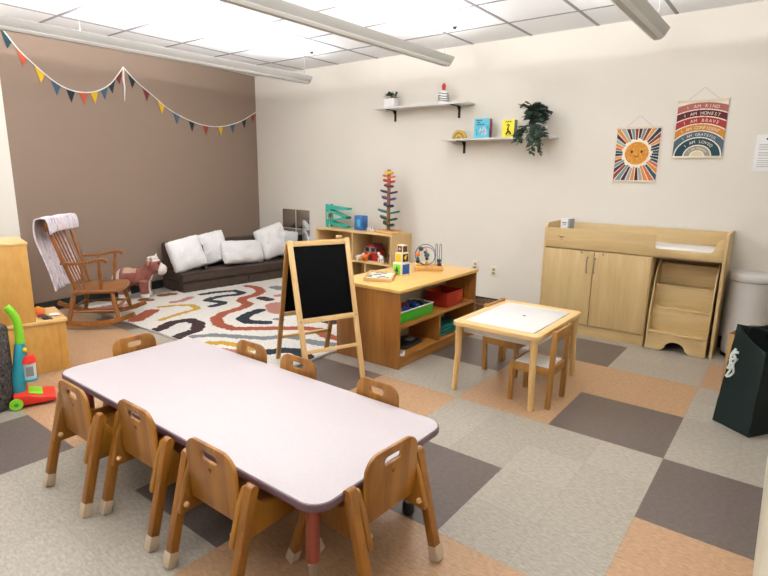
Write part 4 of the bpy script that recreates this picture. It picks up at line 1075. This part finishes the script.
# local +X = forward (to the right in view)
MB().prism([(-.03, .015), (.16, .015), (.185, .022), (.185, .045), (.10, .058), (.04, .085), (-.03, .08)], .19, frame((0, .095, 0), (1, 0, 0), (0, 0, 1)), bev=.01, seg=3).done('floor_head', PAL['bright_red'], t)
MB().box((.04, -.06, .07), (.115, .06, .084), .004, Matrix.Rotation(.28, 4, 'Y') @ Matrix.Translation((-.018, 0, .012))).done('window', PAL['lime'], t)
for y in (-.115, .096): 
    w_ = MB().lathe([(0, 0), (.033, 0), (.036, .004), (.036, .015), (.033, .019), (0, .019)], (0, 0, 0), 24, frame((-.02, y + .019 * (1 if y < 0 else 1), .036), (1, 0, 0), (0, 0, 1), (0, -1, 0))).done('wheel', PAL['lime'], t)
    MB().lathe([(0, 0), (.012, 0), (0, .004)], (0, 0, 0), 12, frame((-.02, y if y < 0 else y + .02, .036), (1, 0, 0), (0, 0, 1), (0, -1 if y < 0 else 1, 0))).done('hub', PAL['green'], w_)
MB().tube([(.0, 0, .07), (.005, 0, .14), (.012, 0, .2), (.028, 0, .3), (.035, 0, .385)], [.034, .04, .036, .036, .027], 18, smooth=4).done('body', PAL['cyan'], t)
MB().tube([(.035, 0, .38), (.038, 0, .45), (.034, 0, .52), (.012, 0, .585), (-.008, 0, .615)], [.026, .024, .023, .023, .021], 14, smooth=5).done('handle', PAL['lime'], t)
MB().lathe([(0, .0), (.034, .0), (.036, .1), (0, .1)], (.066, -.01, .16), 20).done('dust_cup', clear_pl, t)
MB().lathe([(0, .0), (.042, .0), (.04, .02), (.03, .045), (0, .05)], (.066, -.01, .259), 20).done('cup_lid', PAL['bright_red'], t)
MB().lathe([(0, .0), (.04, .0), (.044, .014), (0, .016)], (.064, -.01, .145), 20).done('cup_rest', PAL['cyan'], t)
MB().box((.046, -.0475, .18), (.086, -.044, .24), .001).done('cup_print', PAL['grey'], t)
MB().ball((.055, -.03, .345), (.012, .012, .016), 10).done('switch', PAL['yellow'], t)

t = thing('hamper', 'dark grey woven hamper cut off by the left edge', 'basket', (-2.742, -2.57, 0))
hm = plain('grey_weave', '#4a4440', .95, bump=1, bscale=70, var=.95, vscale=55)
MB().lathe([(0, .003), (.16, .003), (.17, .03), (.17, .48), (.163, .49), (.158, .48), (.158, .03), (0, .025)], n=44).done('drum', hm, t)
MB().lathe([(0, .482), (.153, .482), (.156, .495), (0, .505)], n=44).done('lid', hm, t)

# ------------------------------------------------------------------ bunting on the brown wall
WD = (WB - WA).normalized(); WN = V((WD.y, -WD.x, 0))
if WN.x < 0: WN = -WN
def wp(s_, z_, o_=.012): return WA + WD * s_ + WN * o_ + V((0, 0, z_))
cord = plain('white_cord', '#e0dcd4', .8)
FC = dict(teal='#1b3a44', red='#9a3a2e', orange='#bb5335', yellow='#cfa414', blue='#37536a', dark='#1b282e', maroon='#6a2826')
FM = {k: plain('felt_' + k, v, .9, bump=.3, bscale=400) for k, v in FC.items()}
G1 = ([(.0, 2.70), (.079, 2.618), (.185, 2.485), (.332, 2.359), (.473, 2.257), (.61, 2.2), (.759, 2.188), (.921, 2.223), (1.074, 2.314), (1.195, 2.447), (1.249, 2.516)],
      [(.089, 'teal'), (.205, 'orange'), (.353, 'yellow'), (.495, 'blue'), (.635, 'dark'), (.769, 'orange'), (.889, 'yellow'), (1.006, 'blue'), (1.1, 'dark'), (1.195, 'maroon')])
G2 = ([(1.252, 2.510), (1.396, 2.39), (1.606, 2.261), (1.83, 2.127), (2.127, 2.029), (2.398, 1.989), (2.694, 2.009), (3.016, 2.102), (3.32, 2.25)],
      [(1.345, 'dark'), (1.52, 'maroon'), (1.715, 'yellow'), (1.925, 'blue'), (2.153, 'dark'), (2.381, 'red'), (2.633, 'yellow'), (2.858, 'blue'), (3.083, 'dark'), (3.262, 'red')])
for (cp, fl), lab in ((G1, 'string of felt pennant bunting on the left half of the brown wall'), (G2, 'string of felt pennant bunting reaching the corner of the brown wall')):
    t = thing('bunting', lab, 'bunting', (0, 0, 0), 0, 'bunting strings on the brown wall')
    path = catmull([wp(s_, z_) for s_, z_ in cp], 6)
    MB().tube(path, .0065, 6).done('cord', cord, t)
    for s_, k in fl:
        def zs(q):
            for a, c in zip(path, path[1:]):
                sa, sb = (a - WA).dot(WD), (c - WA).dot(WD)
                if sa <= q <= sb: return a.z + (c.z - a.z) * (q - sa) / (sb - sa)
            return path[-1].z
        wd = .045; a_, b_ = wp(s_ - wd, zs(s_ - wd) - .003, .006), wp(s_ + wd, zs(s_ + wd) - .003, .006)
        m0 = (a_ + b_) / 2; tip = V((m0.x, m0.y, m0.z - .118))
        f_ = MB(); tb = bmesh.new(); n_ = 5
        v0, v1, v2 = tb.verts.new(a_), tb.verts.new(b_), tb.verts.new(tip); tb.faces.new((v0, v1, v2))
        ext = bmesh.ops.extrude_face_region(tb, geom=tb.faces[:]); bmesh.ops.translate(tb, vec=WN * .003, verts=[g_ for g_ in ext['geom'] if isinstance(g_, bmesh.types.BMVert)])
        bmesh.ops.recalc_face_normals(tb, faces=tb.faces[:]); f_._take(tb)
        f_.done('pennant', FM[k], t)
    if cp is G1[0]:
        MB().tube([wp(1.25, 2.515, .014), wp(1.238, 2.38, .012), wp(1.245, 2.3, .014), wp(1.232, 2.16, .012)], [.007, .011, .008, .004], 6).done('cord_tail', cord, t)

# ------------------------------------------------------------------ wall shelves and what stands on them
def wall_shelf(label, x0, x1, z_, brs):
    t = thing('wall_shelf', label, 'shelf', (x0, YB, z_), 0, 'white floating wall shelves')
    MB().box((0, -.2, 0), (x1 - x0, -.001, .018), .002).done('board', white_paint, t)
    for bx in brs:
        b_ = MB(); x = bx - x0
        b_.box((x - .014, -.007, -.125), (x + .014, -.001, -.0005), .001); b_.box((x - .014, -.17, -.008), (x + .014, -.007, -.0005), .001)
        b_.prism([(-.007, -.008), (-.06, -.008), (-.007, -.06)], .006, frame((x - .003, 0, 0), (0, 1, 0), (0, 0, 1)))
        b_.done('bracket', black_metal, t)
    return t
wall_shelf('upper white wall shelf on black brackets', -3.06, -1.85, 2.135, (-2.885, -2.035))
wall_shelf('lower white wall shelf on black brackets, holding the trailing plant', -2.13, -.93, 1.765, (-1.955, -1.12))
Z1, Z2 = 2.1535, 1.7835
def leafy(mb, c, d, ln, wd, n_=4):
    d = V(d).normalized(); s_ = d.cross(V((.3, .2, 1))).normalized(); nn = s_.cross(d).normalized()
    tb = bmesh.new(); c = V(c)
    pts = [(0, .0), (.25, .75), (.55, 1), (.8, .7), (1, 0)]
    l_, r_ = [], []
    for a, w in pts:
        p = c + d * ln * a - V((0, 0, 1)) * ln * .25 * a * a
        l_.append(tb.verts.new(p + s_ * wd / 2 * w + nn * .1 * wd * w)); r_.append(tb.verts.new(p - s_ * wd / 2 * w + nn * .1 * wd * w) if w else l_[-1])
    for i in range(4):
        q = []
        for v in (l_[i], l_[i + 1], r_[i + 1], r_[i]):
            if v not in q: q.append(v)
        if len(q) > 2: tb.faces.new(q)
    ext = bmesh.ops.extrude_face_region(tb, geom=tb.faces[:]); bmesh.ops.translate(tb, vec=nn * -.0015, verts=[g_ for g_ in ext['geom'] if isinstance(g_, bmesh.types.BMVert)])
    mb._take(tb)
t = thing('potted_succulent', 'small succulent in a white square pot on the upper wall shelf', 'plant', (-2.872, 1.64, Z1))
MB().prism(rrect(.14, .09, .01, 3), .10, frame((0, 0, 0), (1, 0, 0), (0, 1, 0)), bev=.003).done('pot', PAL['white'], t)
MB().box((-.066, -.037, .1055), (.066, .037, .109), .001).done('soil', PAL['brown'], t)
lf = MB(); random.seed(3)
for k in range(46):
    a = random.uniform(0, 2 * PI); e_ = random.uniform(.15, 1.3); c = (random.uniform(-.06, .06), random.uniform(-.03, .03), .108 + random.uniform(0, .035))
    leafy(lf, c, (math.cos(a) * math.cos(e_), math.sin(a) * math.cos(e_), math.sin(e_)), random.uniform(.04, .07), .028)
lf.done('leaves', leaf_m, t, smooth=False)
t = thing('striped_bottle', 'white striped bottle-shaped ornament with a red top on the upper wall shelf', 'ornament', (-2.185, 1.66, Z1))
MB().lathe([(0, 0), (.05, 0), (.054, .006), (.05, .09), (.042, .125), (.02, .14), (0, .142)], n=24).done('body', PAL['white'], t)
bd_ = MB()
for z_ in (.035, .055, .078, .105): bd_.tube([((.0545 - (z_ > .09) * .006) * math.cos(a), (.0545 - (z_ > .09) * .006) * math.sin(a), z_ + .006 * math.sin(a * 2)) for a in [k * 2 * PI / 24 for k in range(25)]], .0035, 6)
bd_.done('bands', dark_ink, t)
MB().lathe([(0, .142), (.02, .142), (.018, .165), (.024, .18), (.016, .2), (.006, .215), (0, .218)], n=16).done('red_top', PAL['red'], t)
t = thing('wooden_rainbow', 'small golden wooden rainbow arch at the left end of the lower wall shelf', 'toy', (-1.965, 1.65, Z2), .1)
for k, (ro, ri) in enumerate(((.078, .06), (.058, .042), (.04, .024), (.022, 0))):
    n_ = 14; a_ = [PI * i / n_ for i in range(n_ + 1)]
    pl = [(ro * math.cos(a), .002 + 1.2 * ro * math.sin(a)) for a in a_] + ([(ri * math.cos(a), .002 + 1.2 * ri * math.sin(a)) for a in a_[::-1]] if ri else [])
    MB().prism(pl, .05, frame((0, .025, 0), (1, 0, 0), (0, 0, 1)), bev=.001).done('arch', PAL['gold'] if k % 2 == 0 else PAL['yellow_oak'], t)
def book(label, loc, w, h, d, rz, cover, fore, marks, mark_m):
    t = thing('board_book', label, 'book', loc, rz, 'picture books on the wall shelf')
    MB().box((-w / 2, -d / 2, 0), (w / 2, d / 2, h), .002).done('cover', cover, t)
    MB().box((w / 2 - .001, -d / 2 + .004, .004), (w / 2 + .0015, d / 2 - .004, h - .004), .0005).done('fore_edge', fore, t)
    for nm, mk_, mm_ in marks:
        q = MB()
        for pts, rr in mk_: q.tube([(x, -d / 2 - .0008, z_) for x, z_ in pts], rr, 6)
        q.done(nm, mm_, t)
    return t
def scrib(x0, x1, z_, n_, amp):
    return ([(x0 + (x1 - x0) * k / n_, z_ + amp * (1 if k % 2 else -1) * random.uniform(.5, 1)) for k in range(n_ + 1)], .0038)
book('pale blue picture book standing on the lower wall shelf', (-1.69, 1.645, Z2), .165, .195, .075, .1, plain('book_sky', '#5ec0d8', .5), plain('book_red_edge', '#a83a44', .6, var=.6, vscale=30),
     [('title', [scrib(-.06, .0, .175, 8, .006), scrib(-.05, -.02, .155, 4, .005), scrib(-.06, .03, .135, 10, .007)], dark_ink),
      ('picture', [([(-.02, .06), (-.01, .1), (.01, .07), (.02, .11), (.04, .08), (.05, .05), (.03, .03)], .008), ([(.0, .03), (.02, .05), (.045, .06)], .007)], plain('book_pale_art', '#d9c9cf', .6)),
      ('picture', [([(-.065, .09), (-.05, .06), (-.055, .03)], .006), ([(.06, .12), (.065, .09)], .006)], PAL['cyan'])], dark_ink)
book('yellow picture book standing on the lower wall shelf beside the plant', (-1.395, 1.645, Z2), .125, .17, .075, .0, plain('book_yellow', '#ecdc2a', .5), PAL['grey'],
     [('title', [scrib(-.03, .03, .148, 7, .005)], dark_ink), ('picture', [([(-.015, .115), (.0, .125), (.012, .112), (.0, .1)], .006), ([(0, .095), (-.004, .075), (.004, .055)], .008), ([(-.02, .03), (-.008, .05), (.006, .06), (.02, .045), (.03, .03)], .008)], dark_ink)], dark_ink)
t = thing('trailing_plant', 'bushy dark green trailing plant in a white pot on the lower wall shelf', 'plant', (-1.10, 1.62, Z2))
MB().lathe([(0, 0), (.052, 0), (.07, .11), (.072, .12), (.064, .12), (.06, .105), (0, .105)], (.03, .0, 0), n=28).done('pot', PAL['white'], t)
st_ = MB(); lf = MB(); lf2 = MB(); random.seed(11)
for k in range(34):
    a = random.uniform(0, 2 * PI); R_ = random.uniform(.02, .135); top_ = random.uniform(-.02, .30)
    e_ = V((R_ * math.cos(a) - .015, R_ * math.sin(a) * .6 - .045, top_)); b0 = V((random.uniform(0, .05), random.uniform(-.02, .02), .1))
    path = catmull([b0, (b0 + e_) / 2 + V((0, 0, .05)), e_], 4); st_.tube(path, .002, 5)
    for p in path[2:]:
        for q in range(2):
            b2 = random.uniform(0, 2 * PI); leafy(lf, p, (math.cos(b2), math.sin(b2) * .7 - .25, random.uniform(-.3, .6)), random.uniform(.05, .075), random.uniform(.055, .07))
for k in range(15):
    x = random.uniform(-.02, .09) if k > 3 else random.uniform(-.16, -.1); y = random.uniform(-.15, -.105); dn = random.uniform(-.15, -.02) if k > 3 else random.uniform(-.08, .02)
    path = catmull([(.02, -.03, .1), (x * .6, -.09, .1), (x, y, .03), (x + random.uniform(-.02, .02), y - .01, dn)], 4); st_.tube(path, .002, 5)
    for p in path[5:]:
        for q in range(2):
            b2 = random.uniform(0, 2 * PI); dv = (math.cos(b2), -abs(math.sin(b2)) * .6 - .1, random.uniform(-.7, .2)); leafy(lf if random.random() < .6 else lf2, p, dv, random.uniform(.038, .055), random.uniform(.038, .05))
st_.done('stems', leaf_l, t); lf.done('leaves', leaf_m, t, smooth=False); tag(lf2.done('young_leaves', leaf_l, t, smooth=False), 'greyer trailing leaves')

# ------------------------------------------------------------------ lettering helper
def glyph_mesh(ch_, size):
    cu = bpy.data.curves.new('g', 'FONT'); cu.body = ch_; cu.size = size; cu.align_x = 'CENTER'; cu.extrude = .0006
    o = bpy.data.objects.new('g', cu); COL.objects.link(o); dg = bpy.context.evaluated_depsgraph_get(); dg.update()
    me = bpy.data.meshes.new_from_object(o.evaluated_get(dg)); bpy.data.objects.remove(o); bpy.data.curves.remove(cu); return me
GC = {}
# ------------------------------------------------------------------ posters
def poster_base(name, label, xc, z0, z1, w, paint):
    t = thing(name, label, 'poster', (xc, YB - .008, z0))
    h = z1 - z0
    sheet = pattern_grid('sheet', w, h - .03, .003, paint, painted(name + '_print', .85, .1, 300), t, M=frame((0, 0, h / 2), (1, 0, 0), (0, 0, 1)), thick=.0015)
    for z_ in (.008, h - .008): MB().box((-w / 2 - .006, -.006, z_ - .009), (w / 2 + .006, .005, z_ + .009), .002).done('hanging_bar', plain('bar_wood_' + name + str(z_), '#e0d3bc', .6), t)
    MB().tube([(-w / 2 + .07, 0, h), (0, .004, h + .095), (w / 2 - .07, 0, h)], .0012, 6).done('string', PAL['grey'], t)
    return t, h
SUN = ['#20384a', '#c96a4a', '#4a2130', '#d99a55', '#2c5563', '#9fa9a4', '#8c3a32', '#20384a', '#d98a3e', '#6f8f92']
SUNC = [lin(q) for q in SUN]
CR_ = lin('#ece3d2')
def sunp(x, y):
    y -= .012
    R_ = math.hypot(x, y); a = math.atan2(y, x)
    if R_ < .098:
        return lin('#cf8a2e') if noise.noise(V((x * 40, y * 40, 0))) > -.1 else lin('#d79a40')
    if R_ < .115: return CR_
    n_ = 40; q = (a + PI) / (2 * PI) * n_; i = int(q); fr_ = q - i
    inner = .117 + .006 * ((i * 7) % 3)
    if R_ < inner or fr_ < .09 or fr_ > .91: return CR_
    return SUNC[(i * 3 + (i // 5)) % 10]
t, h = poster_base('sun_poster', 'hanging poster of a smiling sun with coloured rays', -.218, 1.372, 1.848, .355, sunp)
fc = MB()
for sg in (-1, 1): fc.ball((sg * .04, -.003, h / 2 + .026), (.0095, .0012, .013), 12)
fc.tube([(-.02, -.003, h / 2 - .004), (-.012, -.003, h / 2 - .013), (0, -.003, h / 2 - .017), (.012, -.003, h / 2 - .013), (.02, -.003, h / 2 - .004)], .003, 6, smooth=3)
fc.done('face', PAL['black'], t)
ck = MB()
for sg in (-1, 1): ck.ball((sg * .055, -.0022, h / 2 + .003), (.012, .0006, .009), 12)
ck.done('cheeks', plain('cheek_print', '#d67a2c', .85), t)
BANDS = [(.0, .044, '#d9cdb4'), (.044, .088, '#9b9482'), (.088, .15, '#1d4450'), (.15, .203, '#4c6373'), (.203, .26, '#c98636'), (.26, .317, '#a43430'), (.317, .374, '#5a1c2a'), (.374, .432, '#a8605a')]
BC = [(a, c, lin(q)) for a, c, q in BANDS]
PH = 2.045 - 1.578
def rainp(x, y):
    R_ = math.hypot(x * .88, y + (PH - .03) / 2)
    for a, c, q in BC:
        if a + .005 <= R_ < c - .003: return q
    return CR_
t, h = poster_base('rainbow_poster', 'hanging rainbow poster lettered with I AM phrases', .25, 1.578, 2.045, .362, rainp)
for txt, rad, sp, size in (('I AM KIND', .402, .024, .034), ('I AM HONEST', .345, .022, .034), ('I AM BRAVE', .288, .024, .034), ('I AM CONFIDENT', .231, .0185, .033), ('I AM GRATEFUL', .176, .0185, .030), ('I AM LOVED', .118, .0205, .033), ('I AM ENOUGH', .065, .0125, .022)):
    n_ = len(txt); let = MB()
    for i, ch_ in enumerate(txt):
        if ch_ == ' ': continue
        a = PI / 2 - (i - (n_ - 1) / 2) * sp / rad
        if (ch_, size) not in GC: GC[(ch_, size)] = glyph_mesh(ch_, size)
        x, z_ = rad * math.cos(a) / .88, rad * math.sin(a) + .015
        ur = V((math.sin(a), 0, -math.cos(a))); vr = V((math.cos(a), 0, math.sin(a)))
        me = GC[(ch_, size)].copy(); me.transform(frame((x, -.0012, z_), ur, vr) @ Matrix.Translation((0, -size * .34, 0))); let.bm.from_mesh(me); bpy.data.meshes.remove(me)
    tag(let.done('lettering', PAL['cream'], t, smooth=False), 'cream lettering reading ' + txt)

# notice on the wall
t = thing('wall_notice', 'white printed notice taped to the wall at the right edge', 'notice', (.757, YB - .004, 1.474))
MB().box((-.108, -.001, 0), (.108, .001, .28), .0003).done('sheet', white_glow_card, t)
ln_ = MB(); random.seed(5)
for k, z_ in enumerate([.205, .192, .179, .166, .145, .132, .119, .1, .082, .066, .05, .036]):
    ln_.box((-.082, -.0016, z_ - .0018), (-.082 + random.uniform(.1, .165), -.0009, z_ + .0018), 0)
tag(ln_.done('text_lines', grey_ink, t), 'grey lines of small print')
hd = MB(); hd.lathe([(0, 0), (.008, 0), (.008, .0006), (0, .0006)], (0, 0, 0), 14, frame((-.035, -.001, .247), (1, 0, 0), (0, 0, 1), (0, -1, 0))); hd.box((-.022, -.0016, .241), (.05, -.0009, .253), 0); hd.done('heading', dark_ink, t)

# outlets
for x, z_, lab, plug in ((-1.528, .40, 'cream wall outlet near the white-topped play table', False), (-1.752, .437, 'cream wall outlet with a plug just above the low oak shelf', True)):
    t = thing('wall_outlet', lab, 'outlet', (x, YB - .001, z_), 0, 'outlets on the beige wall')
    MB().box((-.036, -.006, -.058), (.036, 0, .058), .003).done('cover_plate', PAL['cream'], t)
    for dz in (-.02, .02): MB().prism(rrect(.032, .028, .012, 5), .002, frame((0, -.006, dz), (1, 0, 0), (0, 0, 1), (0, -1, 0)), bev=.0006).done('socket', plain('socket_tan' + lab[:3] + str(dz) + str(x), '#a3967a', .5), t)
    if plug: MB().box((-.014, -.04, -.034), (.014, -.0085, -.006), .004).done('plug', PAL['grey'], t)

# ------------------------------------------------------------------ world and view
w = bpy.data.worlds.new('world'); SC.world = w; w.use_nodes = True
w.node_tree.nodes['Background'].inputs['Color'].default_value = (.8, .85, 1, 1); w.node_tree.nodes['Background'].inputs['Strength'].default_value = 0.0
vs_ = SC.view_settings; vs_.view_transform = 'Standard'; vs_.look = 'None'; vs_.gamma = 1; vs_.exposure = -0.16; vs_.use_curve_mapping = False
for m_ in bpy.data.meshes:
    if m_.users == 0: bpy.data.meshes.remove(m_)
